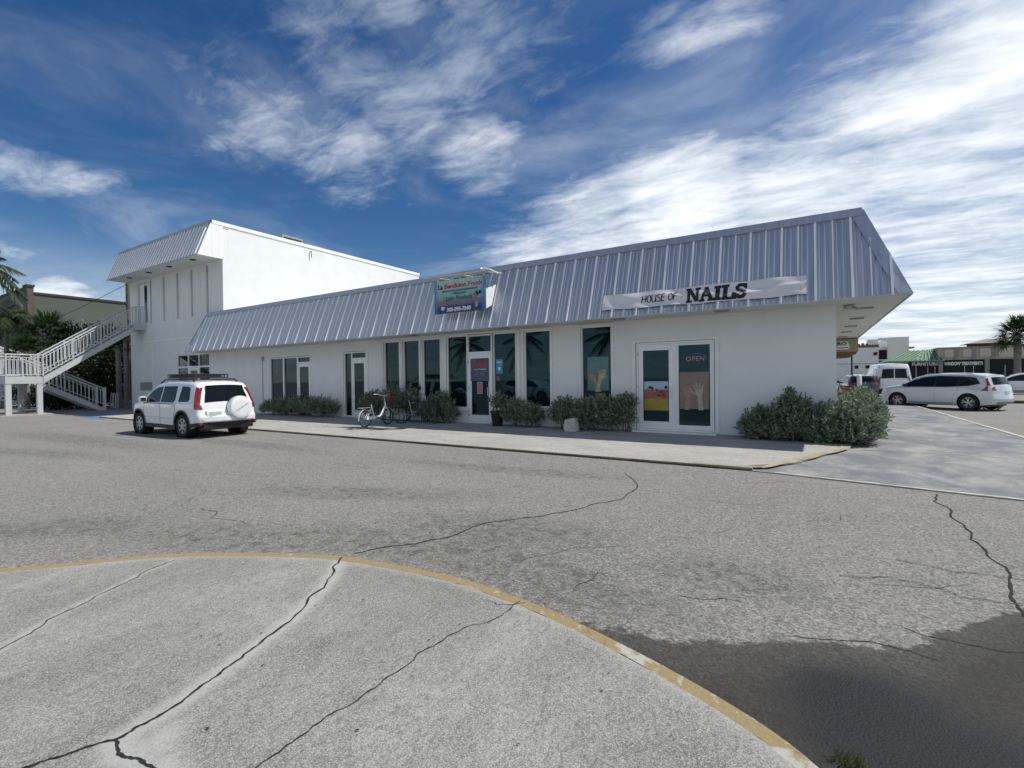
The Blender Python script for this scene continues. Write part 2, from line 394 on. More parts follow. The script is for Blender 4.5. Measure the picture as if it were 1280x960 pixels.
def text_mesh(body, size, mat, parent, mw, name='lettering', bold=0.0, extrude=.003, align='CENTER', shear=0.0, spacing=1.0, xscale=1.0):
    cu = bpy.data.curves.new('tmp', 'FONT'); cu.body = body; cu.size = size; cu.extrude = extrude; cu.offset = bold; cu.align_x = align
    cu.shear = shear; cu.space_character = spacing; cu.resolution_u = 3
    t = bpy.data.objects.new('tmp', cu); col.objects.link(t); bpy.context.view_layer.update()
    me = bpy.data.meshes.new_from_object(t.evaluated_get(bpy.context.evaluated_depsgraph_get()))
    bpy.data.objects.remove(t); bpy.data.curves.remove(cu)
    if xscale != 1.0: me.transform(Matrix.Diagonal((xscale, 1, 1, 1)))
    og = origin(parent) if parent else Vector()
    me.transform(Matrix.Translation(-og) @ mw if parent and parent.rotation_euler.z == 0 else mw); me.materials.clear(); me.materials.append(mat)
    o = bpy.data.objects.new(name, me); col.objects.link(o); o.parent = parent
    return o
FRONT = lambda x, y, z: Matrix.Translation((x, y, z)) @ Matrix.Rotation(R(90), 4, 'X')     # text facing -y

# ------------------------------------------------------------------ ground
def axis_pts(segs):
    o = []
    for a, b, st in segs: o += list(np.arange(a, b - 1e-6, st))
    o.append(segs[-1][1]); return np.array(o)
xs = axis_pts([(-900, -120, 130), (-120, -30, 15), (-30, -9, 1.5), (-9, 3, .08), (3, 12, 1), (12, 120, 18), (120, 900, 130)])
ys = axis_pts([(-900, -120, 130), (-120, -20, 12), (-20, -12.5, .5), (-12.5, -4.6, .08), (-4.6, 30, 2.5), (30, 120, 15), (120, 900, 130)])
GX, GY = np.meshgrid(xs, ys); GZ = -.05 * np.clip((GX - 3) / 1.5, 0, 1) * np.clip((GY + 6) / 4, 0, 1)
nx, ny = len(xs), len(ys)
V = np.stack([GX.ravel(), GY.ravel(), GZ.ravel()], 1)
idx = np.arange(nx * ny).reshape(ny, nx)
F = np.stack([idx[:-1, :-1].ravel(), idx[:-1, 1:].ravel(), idx[1:, 1:].ravel(), idx[1:, :-1].ravel()], 1)
def np_mesh(name, V, F, mat, parent=None):
    me = bpy.data.meshes.new(name); V = np.asarray(V, dtype=np.float32); F = np.asarray(F, dtype=np.int32); k = F.shape[1]
    me.vertices.add(len(V)); me.vertices.foreach_set('co', V.ravel())
    me.loops.add(F.size); me.loops.foreach_set('vertex_index', F.ravel())
    me.polygons.add(len(F)); me.polygons.foreach_set('loop_start', np.arange(len(F), dtype=np.int32) * k)
    try: me.polygons.foreach_set('loop_total', np.full(len(F), k, dtype=np.int32))
    except Exception: pass
    me.update(calc_edges=True); me.validate(); me.materials.append(mat)
    o = bpy.data.objects.new(name, me); col.objects.link(o); o.parent = parent
    return o
def seg_dist(P, line):
    d = np.full(len(P), 1e9)
    for a, b in zip(line[:-1], line[1:]):
        a = np.array(a); b = np.array(b); ab = b - a; t = np.clip(((P - a) @ ab) / (ab @ ab), 0, 1)
        d = np.minimum(d, np.linalg.norm(P - (a + t[:, None] * ab), axis=1))
    return d
def attr(o, name, vals):
    a = o.data.attributes.new(name, 'FLOAT', 'POINT'); a.data.foreach_set('value', np.asarray(vals, dtype=np.float32))
lot = np_mesh('parking_lot', V, F, M['asphalt']); tag(lot, kind='structure')
P2 = V[:, :2]
wl = [(-3.2, -9.95), (-2.0, -10.12), (-1.73, -10.15), (-1.48, -10.20), (-1.15, -10.13), (-.95, -10.02), (-.53, -9.77), (-.29, -9.64), (-.02, -9.60), (.22, -9.23), (.53, -8.84), (.82, -8.45), (2.5, -7.6)]
yl = np.interp(P2[:, 0], [a for a, b in wl], [b for a, b in wl])
wet = np.where((P2[:, 0] > -3.2) & (P2[:, 1] > -14) & (P2[:, 0] < 3), (yl - P2[:, 1]) * .9, -1.0)
wet -= np.clip((-1.5 - P2[:, 0]) * .35, 0, 1) + np.clip((P2[:, 0] - 1.0) * .9, 0, 2) + np.clip((-11.9 - P2[:, 1]) * .7, 0, 2)
attr(lot, 'wet', np.clip(wet, -1, 1))
ell = lambda cx, cy, rx, ry, rot=0: 1 - np.sqrt((((P2[:, 0] - cx) * math.cos(rot) + (P2[:, 1] - cy) * math.sin(rot)) / rx) ** 2 + ((-(P2[:, 0] - cx) * math.sin(rot) + (P2[:, 1] - cy) * math.cos(rot)) / ry) ** 2)
attr(lot, 'pool', np.clip(np.maximum(ell(-.20, -10.42, .60, .70), ell(.10, -10.6, .60, .65)) * 1.5, 0, 1))
sm = np.zeros(len(P2))
for e in [(-5.3, -10.35, 2.0, .6, .4), (-4.2, -9.85, 1.5, .55, .2), (-2.6, -9.8, 1.8, .45, -.05), (-3.4, -8.9, 1.6, .7, .2), (-7.6, -11.3, 1.4, .5, .7), (-2.4, -9.6, 1.0, .35, -.1), (-3.1, -9.5, .8, .4, .1), (-6, -8.5, 2.2, .5, .4), (-5, -6, 3, .4, .1), (-1.0, -9.0, .8, .5, 0), (-13, -6.2, 4, .5, 0), (-19, -8, 6, .8, .05), (-16, -9.5, 4, .5, .2)]:
    sm = np.maximum(sm, np.clip(ell(*e) * 1.8, 0, 1))
attr(lot, 'smear', sm)

def inner_mesh(name, outline, z, step, mat, parent=None, depth=0.0, zfun=None):
    """flat plate with a dense inside, following an outline"""
    ol = []
    for i, a in enumerate(outline):
        b = outline[(i + 1) % len(outline)]; n = max(1, int(math.dist(a, b) / (step * 1.5)))
        ol += [(a[0] + (b[0] - a[0]) * k / n, a[1] + (b[1] - a[1]) * k / n) for k in range(n)]
    x0, x1 = min(p[0] for p in ol), max(p[0] for p in ol); y0, y1 = min(p[1] for p in ol), max(p[1] for p in ol)
    pts = [Vector(p) for p in ol]; n = len(pts)
    pts += [Vector((x, y)) for x in np.arange(x0 + step / 2, x1, step) for y in np.arange(y0 + step / 2, y1, step)]
    v, e, f, *_ = delaunay_2d_cdt(pts, [(i, (i + 1) % n) for i in range(n)], [], 1, 1e-5)
    vs = [(p.x, p.y, z if zfun is None else zfun(p.x, p.y)) for p in v]
    used = sorted({i for t in f for i in t}); mp_ = {a: i for i, a in enumerate(used)}
    mb = MB(); mb.add([vs[i] for i in used], [tuple(mp_[i] for i in t) for t in f])
    if depth:
        k = len(mb.v); zz_ = [z if zfun is None else zfun(*p) for p in ol]
        mb.add([(p[0], p[1], q) for p, q in zip(ol, zz_)] + [(p[0], p[1], q - depth) for p, q in zip(ol, zz_)], [(i, (i + 1) % n, n + (i + 1) % n, n + i) for i in range(n)])
    return mb.build(name, mat, parent, local=True)

def smooth_closed(pts, n=6):
    out = []; m = len(pts)
    for i in range(m):
        p0, p1, p2, p3 = [np.array(pts[(i + k - 1) % m], float) for k in range(4)]
        for t in np.arange(n) / n:
            out.append(tuple(.5 * ((2 * p1) + (-p0 + p2) * t + (2 * p0 - 5 * p1 + 4 * p2 - p3) * t * t + (-p0 + 3 * p1 - 3 * p2 + p3) * t ** 3)))
    return out
isl = [(-6.13, -12.05), (-5.35, -11.24), (-4.72, -10.82), (-3.89, -10.44), (-2.87, -10.29), (-2.18, -10.34), (-1.59, -10.47), (-.84, -10.74), (-.41, -11.02), (-.02, -11.6), (.2, -12.6), (.1, -14.2), (-.6, -16), (-3, -17.5), (-7, -17.5), (-8.8, -16), (-8.6, -14.2), (-7.4, -12.9)]
iso = smooth_closed(isl, 8)
def offset_loop(pts, d):
    out = []; n = len(pts)
    for i in range(n):
        a = np.array(pts[i - 1]); b = np.array(pts[(i + 1) % n]); t = (b - a) / np.linalg.norm(b - a)
        out.append(tuple(np.array(pts[i]) + np.array([t[1], -t[0]]) * d))
    return out
isi = offset_loop(iso, .105)
island = inner_mesh('traffic_island', isi, .10, .07, M['island'], depth=.02); tag(island, kind='structure')
kb = MB(); n = len(iso); jit = [random.uniform(-.006, .006) for _ in iso]
iin = [tuple(np.array(a) + (np.array(b) - np.array(a)) * (.06 + j)) for a, b, j in zip(isi, iso, [2 * q for q in jit])]
iin = [tuple(np.array(a) + np.array((random.uniform(-.010, .010), random.uniform(-.010, .010)))) for a in isi]
rim = offset_loop(iso, .022)
kb.add([(p[0], p[1], .099) for p in iin] + [(p[0], p[1], .103) for p in rim] + [(p[0], p[1], .085) for p in iso] + [(p[0], p[1], -.01) for p in iso],
       [(i + k * n, (i + 1) % n + k * n, (i + 1) % n + (k + 1) * n, i + (k + 1) * n) for k in range(3) for i in range(n)])
ko = kb.build('yellow_kerb', M['kerb_yellow'], island, local=True); fix_normals(ko)
I1 = [(-3.87, -10.47), (-3.83, -10.52), (-3.66, -10.71), (-3.48, -10.94), (-3.28, -11.30), (-3.18, -11.57), (-3.09, -11.80), (-3.04, -11.96), (-2.98, -12.13), (-2.97, -12.27), (-2.96, -12.35)]
I1b = [(-2.96, -12.35), (-3.02, -12.45), (-3.06, -12.53), (-3.09, -12.62), (-3.2, -12.9)]
I1c = [(-2.96, -12.35), (-2.82, -12.37), (-2.70, -12.34), (-2.58, -12.31), (-2.4, -12.4)]
I2 = [(-5.05, -11.23), (-4.98, -11.48), (-4.77, -11.85), (-4.60, -12.15), (-4.38, -12.40), (-4.33, -12.53), (-4.2, -12.8)]
I3 = [(-2.14, -10.40), (-2.16, -10.70), (-2.28, -10.99), (-2.30, -11.24), (-2.29, -11.48), (-2.29, -11.72), (-2.31, -11.87), (-2.30, -12.03), (-2.31, -12.15), (-2.33, -12.4)]
co = np.array([v.co[:2] for v in island.data.vertices])
d1 = np.minimum(seg_dist(co, [(a - .0, b) for a, b in I1]), seg_dist(co, I1c))
pale = np.clip(1 - d1 / .16, 0, 1) * .9
pale = np.maximum(pale, np.clip(1 - seg_dist(co, I2) / .10, 0, 1) * .8)
pale = np.maximum(pale, np.clip(1 - seg_dist(co, isi[::4] + isi[:1]) / .16, 0, 1) * .6)
pale = np.maximum(pale, np.clip(1 - np.hypot(co[:, 0] + 2.80, co[:, 1] + 12.25) / .22, 0, 1) * .9)
attr(island, 'pale', pale)
st = np.zeros(len(co))
for x, y, r in [(-3.47, -11.70, .07), (-3.9, -11.2, .03), (-2.9, -11.2, .02), (-3.56, -11.72, .025), (-2.6, -11.7, .02), (-4.2, -11.9, .02)]:
    st = np.maximum(st, np.clip(1.1 - np.hypot(co[:, 0] - x, (co[:, 1] - y)) / r / 1.3, 0, 1))
attr(island, 'stain', st)

def rough_line(pts, jitter, sub=3):
    p = [np.array(a, float) for a in pts]
    for k in range(sub):
        q = []
        for a, b in zip(p[:-1], p[1:]):
            d = b - a; nrm = np.array([-d[1], d[0]]); q += [a, (a + b) / 2 + nrm * random.uniform(-jitter, jitter)]
        q.append(p[-1]); p = q
    return p
def crack(pts, wd, z, parent, taper=True):
    p = rough_line(pts, .10, 3); n = len(p); L = []; Q = []
    for i, a in enumerate(p):
        t = p[min(i + 1, n - 1)] - p[max(i - 1, 0)]; t = t / (np.linalg.norm(t) + 1e-9); nr = np.array([-t[1], t[0]])
        e = min(1, (n - 1 - i) / 6 + .12) if taper else 1
        L.append((*(a + nr * wd * .5 * e * random.uniform(.35, 1.3)), z)); Q.append((*(a - nr * wd * .5 * e * random.uniform(.35, 1.3)), z))
    mb = MB(); mb.add(L + Q, [(i, n + i, n + i + 1, i + 1) for i in range(n - 1)])
    return mb.build('crack', M['crack'], parent, local=True)
crack(I1, .016, .104, island, False); crack(I1b, .013, .1045, island); crack(I1c, .012, .105, island); crack(I2, .009, .104, island, False); crack(I3, .008, .104, island, False)
crack([(-2.10, -10.40), (-2.25, -10.52), (-2.35, -10.5)], .006, .1045, island)
A1 = [(-4.07, -10.17), (-3.96, -9.91), (-3.76, -9.69), (-3.61, -9.38), (-3.60, -8.98), (-3.37, -8.54), (-3.09, -8.09), (-2.85, -7.58), (-2.61, -7.08), (-2.61, -6.58), (-2.84, -5.79), (-3.18, -5.24)]
A2 = [(.94, -4.76), (.90, -5.75), (.83, -6.91), (.84, -7.50), (.78, -8.18), (.71, -8.71), (.69, -9.06), (.6, -10)]
A3 = [(.14, -7.91), (.35, -7.95), (.51, -8.01), (.73, -7.95), (.95, -7.96), (1.6, -7.8)]
A4 = [(-.29, -8.55), (.04, -8.39), (.23, -8.42), (.36, -8.47), (.43, -8.57), (.68, -8.53), (.81, -8.48)]
A5 = [(.02, -9.30), (.11, -9.35), (.20, -9.35), (.41, -9.35), (.60, -9.26)]
A6 = [(-.58, -9.76), (-.37, -9.69), (-.17, -9.60), (.02, -9.61), (.18, -9.65)]
A7 = [(-1.29, -9.55), (-1.13, -9.53), (-1.01, -9.43), (-.85, -9.44)]
A8 = [(-7.11, -10.07), (-6.71, -10.06), (-6.50, -10.25), (-6.20, -10.16), (-5.65, -10.19)]
for pts, wd, zc_ in ((A1, .018, .004), (A2, .022, .004), (A3, .010, .0075), (A4, .010, .0075), (A5, .008, .004), (A6, .008, .004), (A7, .007, .004), (A8, .010, .004)): crack(pts, wd, zc_, lot)
for k in range(16):
    x = random.uniform(-14, 0); y = random.uniform(-9.6, -5.4); a = random.uniform(-.6, .9)
    crack([(x, y), (x + .4 * math.cos(a), y + .4 * math.sin(a)), (x + random.uniform(.5, 1.0) * math.cos(a + .3), y + .8 * math.sin(a + .3))], random.uniform(.004, .009), .004, lot)

for k in range(16):
    x = random.uniform(-9, -.6); y = random.uniform(-9.7, -5.2); a = random.uniform(-3.1, 3.1); pts = [(x, y)]
    for q in range(random.randint(3, 6)): a += random.uniform(-.7, .7); st_ = random.uniform(.12, .35); pts.append((pts[-1][0] + st_ * math.cos(a), pts[-1][1] + st_ * math.sin(a)))
    if all(math.hypot(p[0] + 3.0, p[1] + 13.6) > 3.5 for p in pts): crack(pts, random.uniform(.003, .008), .0042, lot)
# sidewalk along the shop: slabs, kerb, apron
KY = -4.15
def wz(x, y): return .055 + .075 * min(1, max(0, (y - KY) / 3.6))
wk = MB(); wk.prism([(-29.2, KY + .12, -.1), (-29.2, .25, -.1), (-29.2, .25, .10), (-29.2, -.5, .10), (-29.2, KY + .12, .03)], (28.0, 0, 0)); sidewalk = wk.build('sidewalk', M['kerb_dirty'], local=True); tag(sidewalk, kind='structure')
joints = [-29.2, -26.8, -24.0, -21.2, -18.4, -15.6, -12.8, -10.0, -7.2, -4.6]
for a, b in zip(joints[:-1], joints[1:]):
    for y0, y1 in ((KY + .125, -2.12), (-2.108, .0)):
        dz = random.uniform(-.002, .002)
        inner_mesh('slab', [(a + .005, y0), (b - .005, y0), (b - .005, y1), (a + .005, y1)], 0, .6, M['walk'], sidewalk, depth=.03, zfun=lambda x, y: wz(x, y) + dz)
inner_mesh('slab', [(-4.594, KY + .125), (-1.50, KY + .10), (-.75, -3.35), (-.24, -2.12), (-4.594, -2.12)], 0, .3, M['walk'], sidewalk, depth=.03, zfun=wz)
inner_mesh('slab', [(-4.594, -2.108), (-.235, -2.108), (.20, -1.05), (.25, -.3), (.1, 0), (-4.594, 0)], 0, .3, M['walk'], sidewalk, depth=.03, zfun=wz)
x = -29.2
while x < -1.4:
    x2 = min(x + 2.8, -1.32); kmb = MB(); t_ = wz(0, KY)
    kmb.prism([(x, KY - .02, -.02), (x, KY - .012, t_ - .022), (x, KY + .012, t_ - .004), (x, KY + .012, -.02)], (x2 - x - .01, 0, 0))
    ks = kmb.build('kerb_stone', M['kerb_dirty'], sidewalk, local=True)
    kmb = MB(); kmb.prism([(x, KY + .0125, -.02), (x, KY + .0125, t_ - .003), (x, KY + .12, t_ + .002), (x, KY + .12, -.02)], (x2 - x - .01, 0, 0)); kmb.build('kerb_top', M['walk'], ks, local=True); x = x2
yb = MB()
yp = [(-2.3, KY + .05), (-1.9, KY + .04), (-1.45, KY + .05), (-1.15, -3.95), (-.78, -3.32), (-.45, -2.6), (-.20, -2.0), (.12, -1.25)]
yp = [tuple(p) for p in rough_line(yp, .05, 2)]; n = len(yp); yw = [.02 + .09 * max(0, min(1, i / n * 2 - .3)) * random.uniform(.5, 1.1) for i in range(n)]
yb.add([(a - w_, b + w_ * .4, wz(a, b) + .006) for (a, b), w_ in zip(yp, yw)] + [(a + .05, b - .02, wz(a, b) + .001) for a, b in yp], [(i, i + 1, n + 1 + i, n + i) for i in range(n - 1)])
yb.build('painted_edge', pmat('faded_yellow_paint', (.36, .315, .19), .9, var=.22, scale=5, dirt=(.36, .35, .31), dirt_amt=.9), sidewalk, local=True)
def apz(x, y): return .012 + .075 * min(1, max(0, (y + 4.3) / 3.6))
apron = inner_mesh('painted_apron', [(-1.45, -4.15), (.2, -4.46), (1.76, -4.72), (3.75, -4.86), (3.75, 1.0), (3.78, 8), (3.85, 30), (0.0, 30), (0.0, -.02), (.12, -.3), (.06, -1.05), (-.38, -2.12), (-.90, -3.35)], 0, .30, M['apron'], depth=.06, zfun=apz); tag(apron, kind='structure')
e1 = MB(); e1.add([(3.70, -4.6, .0235), (3.79, -4.6, .022), (3.79, 1, .097), (3.70, 1, .097), (3.79, 24, .097), (3.70, 24, .097)], [(0, 1, 2, 3), (3, 2, 4, 5)])
e1.box(3.80, 3.84, -4.6, 24, -.08, -.0); e1.build('edge_line', M['line_white'], apron, local=True)
for yj in (-1.15, 4.5, 10):
    j = MB(); x0 = .35 if yj < 0 else .05; j.add([(x0, yj, apz(0, yj) + .004), (3.7, yj, apz(0, yj) + .004), (3.7, yj + .014, apz(0, yj) + .004), (x0, yj + .014, apz(0, yj) + .004)], [(0, 1, 2, 3)]); j.build('joint', M['crack'], apron, local=True)
e2 = MB(); ex_ = rough_line([(x, -4.40 - .175 * x) for x in np.linspace(-1.0, 4, 12)], .05, 2); e2.ribbon([(p[0], max(p[1], -4.84) + .04, apz(0, p[1]) + .006) for p in ex_], .07, (0, 0, 1)); e2.build('pale_edge', M['line_white'], apron, local=True)
bp = inner_mesh('blue_marking', [(-33.5, -4.3), (-27.9, -4.5), (-27.9, -4.25), (-29.4, -4.1), (-29.6, -3.0), (-33.0, -2.6)], .006, .5, M['blue_paint'], lot)

# ------------------------------------------------------------------ shop building
shop = thing('shop_building', 'long low white shop with a silver ribbed metal mansard roof and two signs on it', 'building', (0, 0, 0))
Ze, YE = 3.196, -.923; YT, ZT = -.145, 5.22
def wall_with_holes(name, x0, x1, z0, z1, holes, y0, y1, mat, parent):
    bx = sorted({x0, x1} | {h[0] for h in holes} | {h[1] for h in holes}); mb = MB()
    for a, b in zip(bx[:-1], bx[1:]):
        hs = sorted([h for h in holes if h[0] < b - 1e-6 and h[1] > a + 1e-6], key=lambda h: h[2]); z = z0
        for h in hs:
            if h[2] > z + 1e-6: mb.box(a, b, y0, y1, z, h[2])
            z = h[3]
        if z < z1 - 1e-6: mb.box(a, b, y0, y1, z, z1)
    return mb.build(name, mat, parent)
H_nail = (-4.62, -2.57, .13, 2.56); H_F = (-6.27, -5.31, .70, 3.12); H_E = (-8.22, -7.27, .70, 3.12)
H_C = (-11.38, -10.48, .62, 3.13); H_D0 = (-10.48, -9.42, .13, 3.13); H_D = (-9.42, -8.52, .62, 3.13)
H_a = (-14.50, -13.66, .72, 3.10); H_b = (-13.49, -12.66, .72, 3.10); H_c = (-12.52, -11.66, .72, 3.10)
H_2 = (-16.84, -15.45, .13, 2.80); H_1 = (-22.05, -18.98, .13, 2.74)
wall_with_holes('front_wall', -26.04, 0, 0, Ze, [H_nail, H_F, H_E, H_C, H_D0, H_D, H_a, H_b, H_c, H_2, H_1], 0, .28, M['stucco'], shop)
sw = MB(); sw.box(-.28, 0, .28, 14.0, 0, Ze); sw.box(-26.04, -.28, 13.7, 14, 0, Ze); sw.build('side_wall', M['stucco'], shop)
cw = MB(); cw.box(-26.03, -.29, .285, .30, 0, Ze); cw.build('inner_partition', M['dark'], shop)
rf = MB(); rf.box(-26.0, .30, -.10, 14, 5.0, 5.10); rf.build('flat_roof', M['soffit'], shop)
so = MB(); so.add([(-27.9, YE + .01, Ze), (1.20, YE + .01, Ze), (1.20, 13.6, Ze), (0, 13.6, Ze), (0, 0, Ze), (-27.9, 0, Ze)], [(0, 5, 4, 1), (1, 4, 3, 2)])
so.box(-27.95, 1.19, YE + .02, -.0, Ze + .003, Ze + .05); so.box(.005, 1.19, 0.0, 13.6, Ze + .003, Ze + .05)
so.build('soffit', M['soffit'], shop)
for x, y in ((-2.3, -.60), (-4.9, -.60), (-8.55, -.60), (-12.4, -.6), (.60, .96), (.60, 3.4), (.60, 5.9), (.60, 8.3), (.60, 10.9)):
    m = MB(); m.box(x - .16, x + .16, y - .09, y + .09, Ze - .035, Ze - .003); m.build('soffit_light', M['louver'], shop)
m = MB(); m.lathe([(.0, -.1), (.1, -.1), (.11, -.02), (.04, 0)], (.25, .2, Ze), 'z', 14); m.tube([(.25, .2, Ze - .05), (.42, .05, Ze - .12)], .035); m.build('flood_lamp', M['galv'], shop, 30)

PITCH = .327; XS0 = -18.381
def slope_frame(ye, ze, yt, zt):
    u = Vector((0, yt - ye, zt - ze)); L = u.length; u.normalize(); nr = Vector((0, -u.z, u.y))
    return Vector((0, ye, ze)), u, nr, L
def panel_mesh(name, fr, smax, width, flutes):
    o, u, nr, L = fr; mb = MB()
    prof = [(0.0, .0)]
    if flutes:
        k = 3
        for i in range(k):
            c = width * (i + .5) / k; prof += [(c - .034, 0), (c - .016, .013), (c + .012, .013), (c + .030, 0)]
    prof += [(width, 0)]
    vs = []
    for s_ in (0, smax):
        for x, h in prof: vs.append(Vector((x, 0, 0)) + u * s_ + nr * h)
    m = len(prof); mb.add(vs, [(i, i + 1, m + i + 1, m + i) for i in range(m - 1)])
    me = bpy.data.meshes.new(name); me.from_pydata([tuple(v) for v in mb.v], [], mb.f); me.update(); return me
def rib_mesh(name, fr, smax, wd, h):
    o, u, nr, L = fr; vs = []
    for s_ in (-.004, smax):
        for x, hh in ((-wd / 2, 0), (-wd * .36, h), (wd * .36, h), (wd / 2, 0)): vs.append(Vector((x, 0, 0)) + u * s_ + nr * hh)
    me = bpy.data.meshes.new(name); me.from_pydata([tuple(v) for v in vs], [], [(0, 1, 5, 4), (1, 2, 6, 5), (2, 3, 7, 6), (3, 2, 1, 0)]); me.update(); return me
def put(name, me, mat, loc, parent, clip=None):
    if clip:
        me = me.copy(); bm = bmesh.new(); bm.from_mesh(me)
        pc, pn = clip; bmesh.ops.bisect_plane(bm, geom=bm.verts[:] + bm.edges[:] + bm.faces[:], plane_co=Vector(pc) - Vector(loc), plane_no=pn, clear_outer=True)
        if not bm.faces: bm.free(); return None
        bm.to_mesh(me); bm.free()
    if not me.materials: me.materials.append(mat)
    o = bpy.data.objects.new(name, me); col.objects.link(o); o.parent = parent; o.location = Vector(loc) - origin(parent)
    return o
fr = slope_frame(YE, Ze, YT, ZT); smax = fr[3] - .16
pm = panel_mesh('roof_panel', fr, smax, PITCH, True); rM = rib_mesh('roof_rib', fr, smax, .052, .042); rm_ = rib_mesh('roof_rib_slim', fr, smax, .032, .022)
hip = Vector((-.778, .778, 2.024)).normalized(); hipn = hip.cross(Vector((1, 1, 0))).normalized()
# clip plane at the right hip (vertical plane through the hip line) and the left end
clipR = ((1.212, YE, Ze), Vector((1, 1, 0)).normalized())
clipL = ((-28.0, YE, Ze), Vector((-(ZT - Ze), 0, .72)).normalized())
for n_ in range(-30, 62):
    x = XS0 + n_ * PITCH
    cl = clipR if x + PITCH > .30 else clipL if x < -27.2 else None
    if x < 1.212: put('roof_panel', pm, M['roof'], (x, YE, Ze), shop, cl)
    if -27.9 < x < 1.15: put('roof_rib', rM if n_ % 2 == 1 else rm_, M['rib'], (x, YE, Ze), shop, cl)
# side mansard facing +x
cs = MB(); us = Vector((-.778, 0, 2.023)).normalized()
cs.add([(1.212, YE, Ze), (1.212, 13.6, Ze), (.434, 13.6, ZT), (.434, YT, ZT)], [(0, 1, 2, 3)])
cs.build('side_roof', M['roof'], shop)
# ridge flashing, hip flashing, drip edge
u, nr = fr[1], fr[2]; a0 = fr[0] + u * (fr[3] - .19) + nr * .05; a1 = fr[0] + u * (fr[3] + .0) + nr * .055
cp = MB()
vs = [(-27.35, a0.y, a0.z), (.52, a0.y, a0.z), (.46, a1.y, a1.z + .01), (-27.30, a1.y, a1.z + .01), (-27.30, a1.y + .30, a1.z + .005), (.40, a1.y + .30, a1.z + .005), (-27.35, a0.y + .04, a0.z), (.5, a0.y + .04, a0.z)]
cp.add(vs, [(0, 1, 2, 3), (3, 2, 5, 4), (6, 7, 1, 0)]); cp.build('ridge_flashing', M['cap'], shop)
hp = MB(); e0 = Vector((1.235, YE - .02, Ze)); e1_ = Vector((.50, YT - .05, ZT - .02)); hd = (e1_ - e0).normalized()
inn = Vector((-.20, 0, 0)) + nr * .035
hp.add([e0, e0 + Vector((-.235, -.012, .0)), e1_ + Vector((-.22, -.02, -.10)), e1_, e0 + Vector((-.02, .24, 0)), e1_ + Vector((0, .2, 0))], [(0, 3, 2, 1), (0, 4, 5, 3)])
hp.build('hip_flashing', M['cap'], shop)
de = MB(); de.box(-27.98, 1.22, YE - .022, YE + .01, Ze - .02, Ze + .018); de.box(1.195, 1.225, YE + .01, 13.6, Ze - .02, Ze + .018); de.build('drip_edge', M['galv'], shop)
le = MB(); le.add([(-27.99, YE, Ze), (-27.27, YT, ZT), (-27.27, .0, ZT), (-27.99, .0, Ze)], [(0, 1, 2, 3)]); le.build('roof_end', M['cap'], shop)
lt = MB(); q0 = Vector((-28.0, YE, Ze)) + nr * .03; q1 = Vector((-27.29, YT, ZT)) + nr * .03
lt.tube([q0, q1], .03, 5); lt.build('end_flashing', M['cap'], shop)

def window(hole, parent, mull=(), sill=True, casing=.055, trans=None):
    x0, x1, z0, z1 = hole; f = MB(); t = .045
    for b in ((x0, x0 + t, z0, z1), (x1 - t, x1, z0, z1), (x0 + t, x1 - t, z1 - t, z1), (x0 + t, x1 - t, z0, z0 + t)): f.box(b[0], b[1], .035, .13, b[2], b[3])
    for mx in mull: f.box(mx - .03, mx + .03, .03, .128, z0 + t, z1 - t)
    if trans: f.box(x0 + t, x1 - t, .032, .129, trans - .035, trans + .035)
    wo_ = f.build('window', M['alu'], parent)
    c = MB(); q = casing
    c.box(x0 - q, x0 - .001, -.028, -.0, z0, z1 + q); c.box(x1 + .001, x1 + q, -.028, 0, z0, z1 + q); c.box(x0 - .001, x1 + .001, -.026, 0, z1 + .001, z1 + q - .002)
    c.build('casing', M['trim'], wo_)
    edges = [x0 + t] + [v for mx in mull for v in (mx - .03, mx + .03)] + [x1 - t]
    for a, b in zip(edges[::2], edges[1::2]):
        for zz0, zz1 in (((z0 + t, z1 - t),) if not trans else ((z0 + t, trans - .035), (trans + .035, z1 - t))):
            p = MB(); p.box(a, b, .085, .10, zz0, zz1); p.build('pane', M['glass'], wo_)
    if sill:
        s_ = MB(); s_.prism([(x0 - .07, -.05, z0 - .09), (x0 - .07, -.05, z0 - .01), (x0 - .07, .03, z0 + .0), (x0 - .07, .03, z0 - .09)], (x1 - x0 + .14, 0, 0)); s_.build('sill', M['trim'], wo_)
    return wo_
def door_leaf(x0, x1, z0, z1, parent, handle_x, hinge_x=None, stile=.10, rail=.20, y=.03, top=.14):
    f = MB()
    for b in ((x0, x0 + stile, z0, z1), (x1 - stile, x1, z0, z1), (x0 + stile, x1 - stile, z1 - top, z1), (x0 + stile, x1 - stile, z0, z0 + rail)): f.box(b[0], b[1], y, y + .05, b[2], b[3])
    d = f.build('door', M['alu'], parent)
    p = MB(); p.box(x0 + stile, x1 - stile, y + .02, y + .03, z0 + rail, z1 - top); p.build('pane', M['glass'], d)
    h = MB(); hz = z0 + 1.0
    h.tube([(handle_x, y, hz - .13), (handle_x, y - .055, hz - .13), (handle_x, y - .055, hz + .13), (handle_x, y, hz + .13)], .012, 8)
    h.build('handle', M['chrome'], d)
    if hinge_x is not None:
        for hz in (z0 + .2, (z0 + z1) / 2, z1 - .25):
            g = MB(); g.tube([(hinge_x, y - .012, hz - .05), (hinge_x, y - .012, hz + .05)], .014, 8); g.build('hinge', M['galv'], d)
    return d
window(H_F, shop); window(H_E, shop)
window(H_C, shop, casing=.03); window(H_D, shop, casing=.03)
for h in (H_a, H_b, H_c): window(h, shop, casing=.05)
